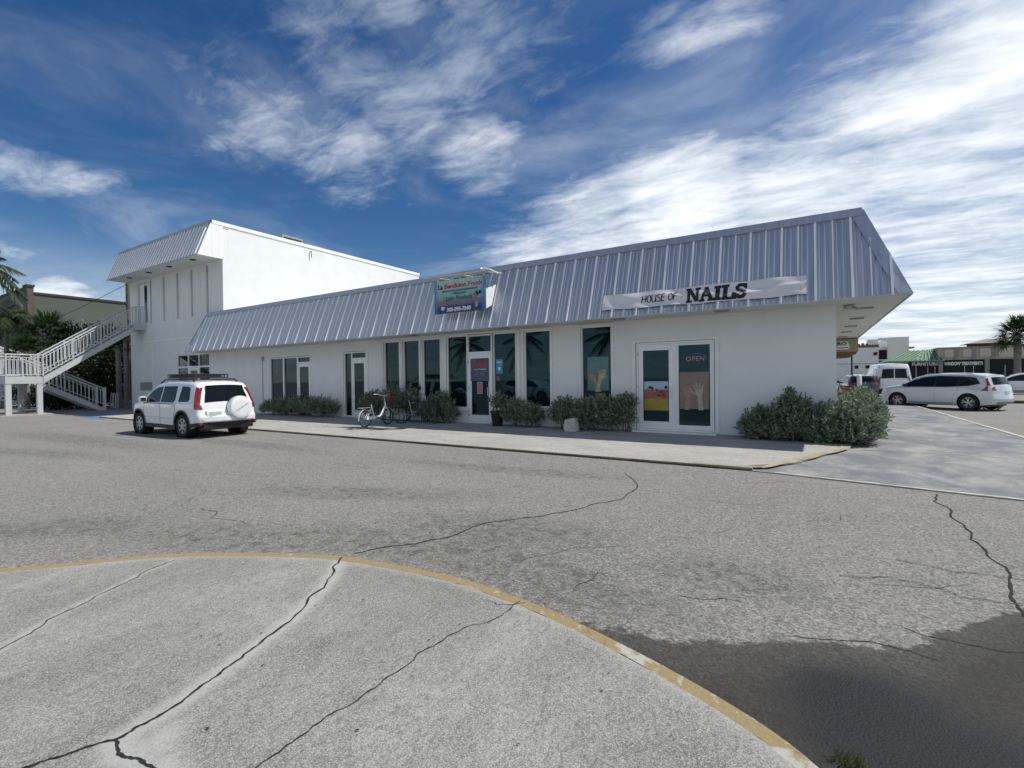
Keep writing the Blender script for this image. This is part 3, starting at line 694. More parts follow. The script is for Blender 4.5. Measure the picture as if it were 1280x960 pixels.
# entrance: transom over the glazed door
def frame(x0, x1, z0, z1, bars, parent, name='door_frame', t=.05):
    f = MB(); f.box(x0, x0 + t, .0, .12, z0, z1); f.box(x1 - t, x1, .0, .12, z0, z1); f.box(x0 + t, x1 - t, .0, .12, z1 - t, z1)
    for b in bars: f.box(*b)
    return f.build(name, M['alu'], parent)
fo = frame(-10.46, -9.44, .13, 3.11, [(-10.41, -9.49, .0, .119, 2.46, 2.54), (-10.41, -9.49, -.04, .118, .13, .20)], shop)
p = MB(); p.box(-10.41, -9.49, .06, .075, 2.54, 3.06); p.build('pane', M['glass'], fo)
door_leaf(-10.405, -9.495, .205, 2.455, shop, -9.60, -10.42, y=.01)
# nail salon pair
fo = frame(-4.60, -2.59, .13, 2.55, [(-3.595, -3.525, 0, .119, .20, 2.50), (-4.55, -2.64, -.05, .117, .13, .20)], shop)
door_leaf(-4.545, -3.60, .205, 2.495, shop, -3.66, -4.56, stile=.125, top=.16, y=.01)
f = MB()
for b in ((-3.52, -3.47, .205, 2.495), (-2.69, -2.645, .205, 2.495), (-3.47, -2.69, 2.44, 2.495), (-3.47, -2.69, .205, .33)): f.box(b[0], b[1], .01, .06, b[2], b[3])
d = f.build('door', M['alu'], shop); p = MB(); p.box(-3.47, -2.69, .03, .04, .33, 2.44); p.build('pane', M['glass'], d)
c = MB(); c.box(-4.72, -4.621, -.03, 0, .13, 2.64); c.box(-2.569, -2.47, -.03, 0, .13, 2.64); c.box(-4.621, -2.569, -.028, 0, 2.561, 2.638); c.build('casing', M['trim'], shop)
c = MB(); c.box(-4.65, -2.5, -.32, -.03, .10, .17); c.build('door_step', M['trim'], shop)
# second door with a side light
fo = frame(-16.82, -15.47, .13, 2.78, [(-16.37, -16.31, 0, .119, .20, 2.73), (-16.31, -15.52, 0, .119, 2.46, 2.53), (-16.77, -15.52, 0, .118, .13, .20)], shop)
for a, b, z0, z1 in ((-16.77, -16.37, .20, 2.73), (-16.31, -15.52, 2.53, 2.73)):
    p = MB(); p.box(a, b, .06, .075, z0, z1); p.build('pane', M['glass'], fo)
door_leaf(-16.305, -15.525, .205, 2.455, shop, -16.24, y=.01)
c = MB(); c.box(-16.92, -16.841, -.03, 0, .13, 2.88); c.box(-15.449, -15.37, -.03, 0, .13, 2.88); c.box(-16.841, -15.449, -.028, 0, 2.801, 2.878); c.build('casing', M['trim'], shop)
# first window wall with door
fo = frame(-22.03, -19.0, .13, 2.72, [(-21.03, -20.95, 0, .119, .20, 2.67), (-19.98, -19.90, 0, .119, .20, 2.67), (-19.90, -19.05, 0, .118, 2.40, 2.47), (-21.98, -19.98, 0, .117, .13, .22)], shop)
for a, b, z0, z1 in ((-21.98, -21.03, .22, 2.67), (-20.95, -19.98, .22, 2.67), (-19.90, -19.05, 2.47, 2.67)):
    p = MB(); p.box(a, b, .06, .075, z0, z1); p.build('pane', M['glass'], fo)
door_leaf(-19.895, -19.055, .205, 2.395, shop, -19.82, y=.01)
# head bands over the groups of windows
c = MB(); c.box(-14.62, -11.55, -.022, 0, 3.152, Ze - .002); c.box(-11.47, -8.45, -.04, 0, 3.16, Ze - .002); c.build('head_band', M['trim'], shop)
c = MB()
for xa, xb, za in ((-13.60, -13.55, .62), (-12.60, -12.58, .62), (-14.62, -14.57, .62), (-8.46, -8.36, .14)): c = MB(); c.box(xa, xb, -.04, 0, za, 3.15); c.build('pilaster', M['trim'], shop)
c = MB(); c.box(-22.6, -22.5, -.10, 0, 2.6, 2.8); c.tube([(-22.62, -.02, .2), (-22.62, -.02, 2.6)], .018); c.build('meter_box', M['galv'], shop)
# tan awning box with a sign at the back of the side wall
aw = MB(); aw.box(.01, 1.20, 12.0, 13.4, 2.60, Ze - .03); aw.build('awning_box', M['tan'], shop)
aw = MB(); aw.prism([(.02, 12.01, 2.598), (1.19, 12.01, 2.598), (.95, 12.01, 2.38), (.02, 12.01, 2.30)], (0, 1.3, 0)); aw.build('awning_base', M['brown'], shop)
sg = MB(); sg.prism([(.02, 11.985, 2.70), (.84, 11.985, 2.70), (.90, 11.985, 2.78), (.84, 11.985, 3.06), (.02, 11.985, 3.06)], (0, .012, 0)); sgo = sg.build('sign_panel', M['white_print'], shop)
text_mesh('ERO', .20, M['ink'], sgo, FRONT(.56, 11.975, 2.89), bold=.006, xscale=1.25)
sw_ = MB(); sw_.ribbon([(.03, 11.98, 2.80), (.2, 11.98, 2.83), (.4, 11.98, 2.78), (.6, 11.98, 2.77), (.85, 11.98, 2.79)], .04, (0, -1, 0)); sw_.build('swoosh', M['blue_print'], sgo)

# ------------------------------------------------------------------ tower building
XK, XL, Y2, Z2, ZT2 = -26.043, -37.115, -1.191, 7.95, 9.782
tower = thing('tower_building', 'two-storey white block with slit recesses, ribbed metal eaves and a blank sunlit side wall', 'building', (-26.04, 0, 0))
slits = [(-34.22 + .0, 7.80), (-32.53, 7.80), (-30.87, 7.80), (-29.27, 7.80), (-27.61, 7.80)]
holes = [(x - .12, x + .12, 5.23, zt) for x, zt in slits]
H_td = (-36.05, -34.70, 5.10, 7.76); H_tw = (-31.12, -27.50, .9, 3.21)
wall_with_holes('front_wall', XL, XK - .002, 0, ZT2 - .3, holes + [H_td, H_tw], .0, .3, M['stucco'], tower)
for (a, b, z0, z1) in holes:
    m = MB(); m.box(a, b, .10, .14, z0, z1); m.build('slit_recess', M['slit'], tower)
m = MB(); m.box(XK - .30, XK, .302, 14.53, 0, ZT2 - .20); m.box(XK - .002, XK, 0, .301, 0, Z2); m.build('side_wall', M['stucco'], tower)
m = MB(); m.box(XL, XK - .3, 14.2, 14.53, 0, ZT2 - .3); m.box(XL, XL + .3, .3, 14.2, 0, ZT2 - .3); m.build('rear_wall', M['stucco'], tower)
m = MB(); m.box(XL, XK - .301, .305, 14.2, ZT2 - .6, ZT2 - .4); m.build('flat_roof', M['soffit'], tower)
m = MB(); m.box(XK - .32, XK + .045, -.50, 14.56, ZT2 - .17, ZT2 + .01); m.build('parapet_coping', M['stucco_bright'], tower)
m = MB(); m.box(XK - .3, XK + .004, -.0, 14.53, ZT2 - .26, ZT2 - .171); m.build('coping_band', M['stucco'], tower)
m = MB(); m.box(XL, -28.9, -.018, 0, 4.06, 4.16); m.box(-34.22, -34.1, -.012, 0, .0, 4.06); m.build('wall_band', M['stucco_bright'], tower)
m = MB(); m.add([(XL, Y2 + .01, Z2), (XK, Y2 + .01, Z2), (XK, 0, Z2), (XL, 0, Z2)], [(0, 3, 2, 1)]); m.box(XL, XK - .01, Y2 + .02, 0, Z2 + .004, Z2 + .05); m.build('soffit', M['stucco'], tower)
for x in (-27.5, -30.1, -32.6, -35.15):
    m = MB(); m.lathe([(0, -.03), (.13, -.03), (.16, -.004)], (x, -.72, Z2), 'z', 14); m.build('soffit_light', M['dark'], tower)
fr2 = slope_frame(Y2, Z2, -.503, ZT2); sm2 = fr2[3] - .14
pm2 = panel_mesh('eave_panel', fr2, sm2, PITCH, False); rr2 = rib_mesh('eave_rib', fr2, sm2, .05, .035)
for k in range(34):
    x = XL + k * PITCH
    if k < 33: put('eave_panel', pm2, M['roof'], (x, Y2, Z2), tower)
    else: put('eave_panel', pm2, M['roof'], (x, Y2, Z2), tower, ((XK, 0, 0), Vector((1, 0, 0))))
    put('eave_rib', rr2, M['rib'], (x + .03, Y2, Z2), tower)
m = MB(); u2, n2 = fr2[1], fr2[2]; b0 = fr2[0] + u2 * (fr2[3] - .17) + n2 * .04; b1 = fr2[0] + u2 * fr2[3] + n2 * .045
m.add([(XL, b0.y, b0.z), (XK, b0.y, b0.z), (XK, b1.y, b1.z), (XL, b1.y, b1.z), (XL, b1.y + .5, b1.z), (XK, b1.y + .5, b1.z)], [(0, 1, 2, 3), (3, 2, 5, 4)]); m.build('ridge_flashing', M['cap'], tower)
m = MB(); m.box(XL, XK, Y2 - .02, Y2 + .01, Z2 - .02, Z2 + .03); m.build('drip_edge', M['galv'], tower)
# white end cheeks of the eave
xcuts = [-1.19, -.86, -.52, -.18, .03]
def slope_z(y): return Z2 + (y - Y2) / (-.503 - Y2) * (ZT2 - Z2)
for a, b in zip(xcuts[:-1], xcuts[1:]):
    a2 = a + .006
    pts = [(XK, a2, Z2 - .03), (XK, b, Z2 - .03), (XK, b, min(slope_z(b), ZT2 - .16)), ]
    if slope_z(a2) < ZT2 - .16 < slope_z(b): yb_ = Y2 + (ZT2 - .16 - Z2) / (ZT2 - Z2) * (-.503 - Y2); pts.append((XK, yb_, ZT2 - .16))
    pts.append((XK, a2, min(slope_z(a2), ZT2 - .16)))
    m = MB(); m.prism(pts, (.03, 0, 0)); o = m.build('end_panel', M['stucco_bright'], tower); fix_normals(o)
m = MB(); m.box(XK - .03, XK + .02, -.55, 0, ZT2 - .3, ZT2 - .17); m.build('end_trim', M['stucco'], tower)
m = MB(); m.prism([(XL, Y2, Z2), (XL, 0, Z2), (XL, 0, ZT2 - .2), (XL, -.52, ZT2 - .05)], (-.03, 0, 0)); o = m.build('end_panel', M['roof'], tower); fix_normals(o)
# window with grid, its glazed door; upstairs door; louvre
f = MB(); x0, x1, z0, z1 = H_tw
for bx_ in (x0, -29.89, -28.70, x1 - .08): f.box(bx_, bx_ + .08, .02, .12, z0, z1)
for bz in (z0, 2.44, z1 - .08): f.box(x0 + .08, x1 - .08, .022, .118, bz, bz + .09)
f.box(-29.81, -28.70, .024, .116, 2.28, 2.44); f.box(-29.81, -29.62, .026, .114, z0, 2.28); f.box(-28.86, -28.70, .026, .114, z0, 2.28)
wo_ = f.build('window', M['alu'], tower)
for a, b in ((x0 + .08, -29.89), (-29.81, -28.70), (-28.62, x1 - .08)):
    for c_, d_ in ((z0 + .09, 2.44), (2.53, z1 - .08)):
        p = MB(); p.box(a, b, .07, .09, c_, d_); p.build('pane', M['glass'], wo_)
m = MB(); m.box(x0 - .12, x1 + .1, -.05, 0, 3.212, 3.33); m.build('window_head', M['trim'], tower)
m = MB(); m.box(-36.03, -34.72, .12, .18, 5.1, 7.74); dd = m.build('door', M['alu'], tower)
p = MB(); p.box(-35.35, -34.80, .10, .12, 5.35, 7.6); p.build('pane', M['glass'], dd)
m = MB(); m.box(-35.85, -34.2, -.02, 0, 1.18, 1.68)
lo_ = m.build('louvre', M['louver'], tower)
m = MB()
for k in range(8): m.box(-35.8, -34.25, -.035, -.02, 1.22 + k * .057, 1.25 + k * .057)
m.build('blade', M['slit'], lo_)
m = MB(); m.box(-26.32, -26.2, -.03, -.0, 0, 0); 
# rain spout on the sunlit wall
m = MB(); m.tube([(XK, 5.1, ZT2 - .35), (XK + .12, 5.1, ZT2 - .38), (XK + .12, 5.1, ZT2 - .75)], .03, 6); m.build('rain_spout', M['louver'], tower)
ac = thing('rooftop_unit', 'dark grey air handling unit on the roof of the two-storey block', 'air conditioner', (-28.6, 5.9, ZT2 - .4))
m = MB(); m.box(-29.3, -28.2, 4.7, 6.1, ZT2 - .4, ZT2 + .95); m.build('housing', M['louver'], ac)
m = MB(); m.box(-29.2, -28.3, 6.15, 7.5, ZT2 - .4, ZT2 + .72); m.build('duct', M['galv'], ac)
for k in range(5):
    m = MB(); m.box(-28.19, -28.17, 4.8, 6.0, ZT2 + .15 + k * .15, ZT2 + .22 + k * .15); m.build('vent_slat', M['black'], ac)

# ------------------------------------------------------------------ signs
sign = thing('box_sign', 'blue rectangular shop sign reading La Bendicion Foods hung from the metal roof', 'sign', (-9.96, -1.05, 3.75))
m = MB(); m.box(-10.98, -8.96, -1.05, -1.0, 3.75, 4.80); 
def signface():
    mt, t, p = newmat('printed_sign_face'); oc = t.node('ShaderNodeTexCoord').outputs['Object']
    sx = t.node('ShaderNodeSeparateXYZ', ins={0: oc}); z = sx.outputs[2]; xx = sx.outputs[0]
    wav = t.math('ADD', z, t.math('MULTIPLY', t.noise(oc, 2.2, 3), .12))
    c = t.mix(t.map(wav, .35, .9), (.06, .26, .42), (.30, .50, .44))
    c = t.mix(t.map(t.noise(oc, 2.0, 2), .5, .7, 0, .6), c, (.45, .55, .40))
    c = t.mix(t.map(wav, .49, .43, 0, 1, True), c, (.20, .13, .20))
    c = t.mix(t.map(t.math('ADD', wav, t.math('MULTIPLY', t.noise(oc, 5, 3), .1)), .40, .30, 0, 1, True), c, (.015, .035, .16))
    edge = t.map(t.math('ABSOLUTE', xx), .80, 1.0, 0, .8, True); c = t.mix(edge, c, (.03, .16, .36))
    t.l.new(c, p.inputs['Base Color']); p.inputs['Roughness'].default_value = .35; return mt
face = m.build('face', signface(), sign)
TF = lambda x, z: FRONT(x, -1.055, z)
for nm, off, mt in (('lettering', .016, M['white_print']), ('lettering', .007, M['ink'])):
    text_mesh('La Bendicion Foods', .225, mt, sign, FRONT(-9.93, -1.053 - (.002 if mt is M['ink'] else 0), 4.535), nm, bold=off, extrude=.001)
text_mesh('La', .225, M['ink'], sign, FRONT(-10.82, -1.062, 4.535), bold=.004, align='LEFT')
text_mesh('La Bendicion Foods', .225, M['red_print'], sign, FRONT(-9.93, -1.061, 4.535), bold=.001)
text_mesh('PRODUCTOS CENTROAMERICANOS', .085, M['ink'], sign, TF(-9.93, 4.42))
text_mesh('Y MEXICANOS', .085, M['ink'], sign, TF(-9.95, 4.33))
text_mesh('Latin Products', .18, M['green_print'], sign, FRONT(-9.98, -1.060, 4.155), shear=.25, bold=.003)
text_mesh('305-295-7640', .17, M['white_print'], sign, TF(-9.98, 3.80), bold=.006)
m = MB(); m.lathe([(0.0, 0), (.075, 0)], (-9.28, -1.057, 4.27), 'y', 16); m.build('picture', M['ink'], sign)
m = MB(); m.lathe([(0.05, 0), (.085, 0)], (-9.36, -1.059, 4.23), 'y', 16); m.build('picture', M['poster_yellow'], sign)
m = MB(); m.lathe([(0.0, 0), (.06, 0)], (-9.14, -1.057, 4.30), 'y', 16); m.build('picture', M['ink'], sign)
m = MB(); m.prism([(-9.33, -1.056, 3.86), (-9.24, -1.056, 3.86), (-9.20, -1.056, 4.02), (-9.31, -1.056, 4.02)], (0, -.002, 0)); m.build('picture', M['skin_pale'], sign)
m = MB(); m.prism([(-10.7, -1.056, 3.88), (-10.6, -1.056, 3.84), (-10.52, -1.056, 3.95), (-10.68, -1.056, 3.98)], (0, -.002, 0)); m.build('picture', M['lamp_clear'], sign)
m = MB(); m.prism([(-10.66, -1.056, 4.12), (-10.56, -1.056, 4.12), (-10.55, -1.056, 4.28), (-10.66, -1.056, 4.28)], (0, -.002, 0)); m.build('picture', M['poster_yellow'], sign)
m = MB(); m.tube([(-11.55, -.98, 4.98), (-8.80, -.98, 4.93)], .03, 8); m.tube([(-8.80, -.98, 4.93), (-8.72, -.5, 4.90)], .032, 8)
for x in (-10.9, -9.95, -9.05): m.tube([(x, -1.0, 4.8), (x, -.98, 4.95)], .015, 6); m.tube([(x, -.98, 4.95), (x, -.25, 5.0)], .015, 6)
m.build('hanging_rail', M['beige_pale'], sign)
m = MB(); m.prism([(-8.955, -1.0, 3.78), (-8.955, -.70, 3.92), (-8.955, -.45, 4.60), (-8.955, -1.0, 4.40)], (.012, 0, 0)); m.build('side_bracket', M['trim'], sign)
lp = thing('sign_floodlight', 'small white floodlight arm at the right top end of the blue sign', 'floodlight', (-8.9, -1.0, 4.9))
m = MB(); m.tube([(-9.0, -1.12, 4.99), (-8.78, -1.05, 4.95), (-8.68, -.75, 4.87)], .028, 8); m.build('arm', M['white_gloss'], lp, 30)
m = MB(); m.lathe([(.02, 0), (.05, .06), (.055, .12)], (-9.02, -1.2, 4.97), 'y', 12); m.build('lamp_head', M['white_gloss'], lp, 30)

# banner HOUSE OF NAILS, lying on the slope
ban = thing('banner', 'white vinyl banner reading HOUSE OF NAILS stretched over the metal roof', 'banner', (-2.9, -.9, 3.35))
uS, nS = fr[1], fr[2]
def on_slope(x, s, h=0.0): return Vector((x, YE, Ze)) + uS * s + nS * h
def ban_s(x, t):
    f_ = (x + 5.25) / 4.69
    s0 = .20 + f_ * -.045; s1 = .655 + f_ * -.02
    return s0 + (s1 - s0) * t + .012 * math.sin(f_ * 21 + t * 2)
def ban_h(x, t):
    f_ = (x + 5.25) / 4.69
    return .058 + .014 * math.sin(9 * t + 7 * f_) * math.sin(f_ * math.pi) + .010 * math.sin(f_ * 34 + t * 4) + (.02 * math.exp(-((t - .35 - .5 * (f_ - .75) * 2) / .10) ** 2) if f_ > .6 else 0)
m = MB(); NXB, NZB = 120, 14; vs = []; fs = []
for i in range(NXB + 1):
    for k in range(NZB + 1):
        x = -5.25 + 4.69 * i / NXB; t = k / NZB; vs.append(on_slope(x, ban_s(x, t), ban_h(x, t)))
for i in range(NXB):
    for k in range(NZB): a = i * (NZB + 1) + k; fs.append((a, a + NZB + 1, a + NZB + 2, a + 1))
m.add(vs, fs); m.build('cloth', pmat('banner_vinyl', (.70, .675, .68), .45, var=.03, scale=2), ban, 0)
def sl_ribbon(mb, pts, wd):
    """stroke given as (x, s) on the banner"""
    P = []
    for (a, b), (c_, d_) in zip(pts[:-1], pts[1:]):
        k = max(1, int(math.hypot(c_ - a, d_ - b) / .05)); P += [(a + (c_ - a) * q / k, b + (d_ - b) * q / k) for q in range(k)]
    P.append(pts[-1]); L = []; Q = []; n = len(P)
    for i, p_ in enumerate(P):
        tx = P[min(i + 1, n - 1)][0] - P[max(i - 1, 0)][0]; ty = P[min(i + 1, n - 1)][1] - P[max(i - 1, 0)][1]; l = math.hypot(tx, ty) + 1e-9
        for lst, sg_ in ((L, 1), (Q, -1)):
            px = p_[0] - ty / l * wd / 2 * sg_; ps = p_[1] + tx / l * wd / 2 * sg_
            lst.append(on_slope(px, ps, .0) + nS * (BH(px, ps) + .007))
    mb.add(L + Q, [(i, n + i, n + i + 1, i + 1) for i in range(n - 1)])
def BH(x, s):
    f_ = (x + 5.25) / 4.69; s0 = .20 - f_ * .045; s1 = .655 - f_ * .02; return ban_h(x, (s - s0) / (s1 - s0))
def strokes(glyphs, x, s0, hgt, wd, track, mat, parent, slope=0.0, name='lettering'):
    for g, gw in glyphs:
        mb = MB()
        for st_ in g: sl_ribbon(mb, [(x + p_[0] * hgt, s0 + (x - x0_) * slope + p_[1] * hgt) for p_ in st_], wd)
        if mb.v: mb.build(name, mat, parent)
        x += gw * hgt + track
H = ([[(0, 0), (.06, 1)], [(.5, .1), (.55, 1.05)], [(-.05, .45), (.62, .58)]], .68)
O = ([[(.28, 1), (.1, .85), (0, .45), (.12, .08), (.34, 0), (.52, .25), (.52, .7), (.36, .97), (.24, 1)]], .66)
U = ([[(0, 1), (.02, .3), (.14, .02), (.34, .05), (.5, .4), (.56, 1)], [(.56, 1), (.52, .0)]], .68)
S = ([[(.5, .92), (.3, 1), (.1, .85), (.15, .6), (.42, .42), (.45, .15), (.22, 0), (0, .1)]], .60)
Ee = ([[(.05, 1), (.02, 0)], [(.02, 0), (.42, .02)], [(.04, .52), (.38, .55)], [(.05, 1), (.46, 1.02)]], .56)
Ff = ([[(.05, 1), (0, 0)], [(.03, .52), (.38, .55)], [(.05, 1), (.48, 1.02)]], .5)
x0_ = -4.18
strokes([H, O, U, S, Ee, ([], .35), O, Ff], -4.18, .325, .19, .024, .0, M['ink'], ban)
def slab(letter):
    """heavy slab-serif strokes: (stroke, width)"""
    W = {'N': ([([(0, .075), (.40, .075)], .15), ([(.17, .08), (.17, .92)], .17), ([(-.02, .925), (.30, .925)], .15), ([(.20, .95), (.72, .06)], .20), ([(.76, .06), (.76, .92)], .15), ([(.60, .925), (.96, .925)], .15)], .98),
         'A': ([([(-.04, .075), (.34, .075)], .15), ([(.14, .1), (.42, .96)], .16), ([(.40, .96), (.76, .1)], .22), ([(.54, .075), (.98, .075)], .15), ([(.26, .36), (.62, .36)], .13), ([(.30, .94), (.56, .94)], .12)], 1.0),
         'I': ([([(0, .075), (.46, .075)], .15), ([(.23, .1), (.23, .9)], .24), ([(0, .925), (.46, .925)], .15)], .52),
         'L': ([([(0, .075), (.80, .075)], .15), ([(.23, .1), (.23, .9)], .24), ([(0, .925), (.48, .925)], .15), ([(.73, .05), (.73, .42)], .15)], .86),
         'S': ([([(.70, .62), (.70, 1.0)], .12), ([(.70, .78), (.55, .90), (.32, .90), (.16, .76), (.20, .62), (.42, .52), (.64, .40), (.66, .24), (.52, .10), (.30, .09), (.12, .22)], .21), ([(.07, .0), (.07, .40)], .12)], .84)}
    return W[letter]
x = -3.08; hgt = .385; xw = .90
for ch in 'NAILS':
    sts, gw = slab(ch); mb = MB(); f_ = (x + 3.1) / 1.5
    for k_, (pts, wd) in enumerate(sts):
        mb2 = MB(); sl_ribbon(mb2, [(x + p_[0] * hgt * xw, .212 - .012 * f_ + p_[1] * hgt) for p_ in pts], wd * hgt * 1.05)
        mb.add([Vector(v) + nS * .0009 * k_ for v in mb2.v], mb2.f)
    mb.build('lettering', M['ink'], ban); x += gw * hgt * xw * .93

# ------------------------------------------------------------------ window posters
def poster(name, label, x0, x1, z0, z1, mat, y=.078, cat='poster'):
    t = thing(name, label, cat, ((x0 + x1) / 2, y, z0)); m = MB(); m.box(x0, x1, y - .004, y, z0, z1); m.build('sheet', mat, t); return t
def hand(parent, x, z, h, mat, lean=0.0, spread=1.0, flip=1, y=.07, nails=None):
    """flat printed forearm with five fingers, reaching up"""
    def q(a, b): return (x + (a * flip) * h + lean * b * h, y, z + b * h)
    m = MB(); m.add([q(-.10, -.1), q(.10, -.1), q(.075, .45), q(.15, .62), q(.14, .74), q(-.15, .74), q(-.16, .6), q(-.075, .45)], [tuple(range(8))]); m.build('forearm', mat, parent)
    for k, (a, ln, an) in enumerate([(-.12, .22, -.22), (-.045, .29, -.07), (.035, .27, .06), (.11, .20, .2), (-.15, .20, -.75)]):
        b = .72 if k < 4 else .56; an *= spread
        m = MB(); m.ribbon([q(a, b - .03), q(a + math.sin(an) * ln * .5, b + math.cos(an) * ln * .5), q(a + math.sin(an) * ln, b + math.cos(an) * ln)], .058 * h, (0, -1, 0), off=.001 * (k + 1)); fg = m.build('finger', mat, parent)
        if nails: m = MB(); m.ribbon([q(a + math.sin(an) * ln * .92, b + math.cos(an) * ln * .92), q(a + math.sin(an) * ln * 1.06, b + math.cos(an) * ln * 1.06)], .045 * h, (0, -1, 0), off=.0015 * (k + 2)); m.build('nail', nails, fg)
p1 = poster('window_poster', 'teal poster of two manicured hands in the tall window beside the salon door', -6.09, -5.43, 1.24, 2.22, M['poster_teal'])
hand(p1, -5.78, 1.26, .62, M['skin_pale'], .30, 1, -1, nails=M['nail_dark']); hand(p1, -5.72, 1.26, .5, M['skin'], -.55, 1.2, 1, y=.072, nails=M['nail_dark'])
p2 = poster('window_poster', 'colourful picnic and drinks poster on the left leaf of the salon door', -4.40, -3.74, .70, 1.50, M['poster_pink'], y=.026)
m = MB(); m.prism([(-4.39, .021, .71), (-3.75, .021, .71), (-3.75, .021, .98), (-4.0, .021, 1.06), (-4.39, .021, 1.0)], (0, -.002, 0)); m.build('cloth_print', M['poster_yellow'], p2)
m = MB(); m.box(-4.39, -3.75, .0215, .023, 1.27, 1.49); m.build('sky_print', pmat('poster_sky', (.35, .48, .58), .5), p2)
for k in range(9):
    m = MB(); cx = -4.30 + k * .062; m.lathe([(0, 0), (random.uniform(.03, .05), 0)], (cx, .0185 - .0003 * k, random.uniform(1.05, 1.35)), 'y', 10); m.build('fruit_print', random.choice([M['nail_dark'], M['dark_leaf'], M['poster_yellow'], M['skin_pale']]), p2)
p3 = poster('window_poster', 'brown poster of two raised hands on the right leaf of the salon door', -3.45, -2.72, .76, 1.73, M['poster_tan'], y=.026)
hand(p3, -3.26, .80, .60, M['skin'], .05, 1.1, 1, y=.02, nails=M['nail_dark']); hand(p3, -2.92, .80, .64, M['skin_pale'], -.10, 1.3, 1, y=.02)
opn = thing('neon_open_sign', 'oval neon sign reading OPEN behind the glass of the right salon door leaf', 'neon sign', (-3.03, .02, 1.97))
def glow(name, c, s):
    mt, t, p = newmat(name); p.inputs['Base Color'].default_value = (*[q * .3 for q in c], 1); p.inputs['Emission Color'].default_value = (*c, 1); p.inputs['Emission Strength'].default_value = s; return mt
ov = [(-3.04 + .26 * math.cos(a), .018, 2.085 + .125 * math.sin(a)) for a in np.linspace(-.35, math.pi * .62, 18)]
m = MB(); m.tube(ov, .007, 6); m.build('blue_tube', glow('neon_blue', (.03, .10, .5), .35), opn)
text_mesh('OPEN', .17, glow('neon_red', (.35, .14, .18), .35), opn, FRONT(-3.05, .016, 2.02), spacing=1.1)
p4 = poster('door_poster', 'dark blue printed poster with red lettering on the food shop door', -10.33, -9.57, 1.55, 2.30, pmat('poster_navy', (.06, .09, .17), .5, var=.4, scale=6), y=.008)
text_mesh('Foods', .24, M['red_print'], p4, FRONT(-9.93, .002, 2.03), bold=.008); text_mesh('Latin Products', .085, M['lamp_clear'], p4, FRONT(-9.93, .002, 1.92))
for k, (z, wd) in enumerate(((1.84, .5), (1.78, .42), (1.71, .5), (1.62, .36))):
    m = MB(); m.box(-9.93 - wd / 2, -9.93 + wd / 2, .001, .003, z, z + .022); m.build('text_line', M['poster_teal'] if k % 2 else M['poster_pink'], p4)
p5 = poster('door_notice', 'small pinkish notice taped under the navy poster on the shop door', -10.06, -9.84, 1.12, 1.52, pmat('notice_paper', (.42, .33, .31), .7, var=.1), y=.008, cat='notice')
for k in range(6): m = MB(); m.box(-10.03, -9.87, .002, .0035, 1.17 + k * .055, 1.19 + k * .055); m.build('text_line', M['ink'], p5)
p6 = poster('window_sticker', 'light blue poster in the window right of the shop door', -9.33, -9.07, 1.78, 2.26, pmat('poster_blue', (.08, .30, .50), .5, var=.25, scale=9), cat='sticker')
m = MB(); m.box(-9.31, -9.09, .07, .072, 2.15, 2.18); m.build('white_band', M['white_print'], p6)
m = MB(); m.lathe([(0, 0), (.05, 0)], (-9.2, .07, 1.95), 'y', 12); m.build('print_dot', M['white_print'], p6)
p7 = poster('window_sticker', 'tiny red and white house-shaped sticker under the light blue poster', -9.31, -9.2, 1.55, 1.70, M['poster_pink'], cat='sticker')
# salon notices low in window F
m = poster('window_notice', 'small grey price notice at the foot of the hand poster window', -5.85, -5.62, .92, 1.16, M['poster_tan'], cat='notice')

# ------------------------------------------------------------------ stairs on the left
stair = thing('outside_staircase', 'pale grey metal staircase with two flights and baluster railings climbing to the upper door', 'staircase', (-36.6, -3, 0))
def rail_run(name, p0, p1, h, nbal, parent, top_r=.04, bal=.016, mid=True):
    p0, p1 = Vector(p0), Vector(p1); m = MB(); up = Vector((0, 0, h))
    m.tube([p0 + up, p1 + up], top_r, 6); m.build('handrail', M['railing'], parent)
    for q_ in (.88, .10): m = MB(); m.tube([p0 + up * q_, p1 + up * q_], .025, 5); m.build('rail_bar', M['railing'], parent)
    for k in range(nbal + 1):
        p = p0.lerp(p1, k / nbal); thick = k % 8 == 0
        m = MB(); b_ = bal * (1.9 if thick else 1); m.box(p.x - b_, p.x + b_, p.y - b_, p.y + b_, p.z + (.0 if thick else h * .1), p.z + h * (.99 if thick else .88)); m.build('baluster', M['railing'], parent)
def stringer(p0, p1, dp, parent, th=.06):
    p0, p1 = Vector(p0), Vector(p1); m = MB(); m.prism([p0, p1, p1 - Vector((0, 0, dp)), p0 - Vector((0, 0, dp))], (th, 0, 0)); o = m.build('stringer', M['railing'], parent); fix_normals(o)
LZ = 2.02
m = MB(); m.box(-38.6, -35.25, -6.0, -4.68, LZ - .08, LZ); m.build('landing_deck', M['railing'], stair)
m = MB(); m.box(-35.25, -35.17, -6.05, -4.62, LZ - .36, LZ + .02); m.box(-38.68, -38.6, -6.05, -4.62, LZ - .36, LZ + .02); m.box(-38.6, -35.25, -6.05, -5.97, LZ - .36, LZ + .02); m.box(-38.6, -35.25, -4.70, -4.62, LZ - .36, LZ + .02); m.build('landing_beam', M['railing'], stair)
for x, y in ((-35.3, -5.93), (-35.3, -4.75), (-38.5, -5.93), (-38.5, -4.75)):
    m = MB(); m.box(x - .11, x + .11, y - .11, y + .11, 0, LZ - .36); m.build('post', M['railing'], stair)
m = MB(); m.box(-39, -34.9, -6.3, -4.3, 0, .06); m.build('footing', M['walk'], stair)
rail_run('r', (-35.2, -6.0, LZ), (-35.2, -4.66, LZ), 1.15, 9, stair)
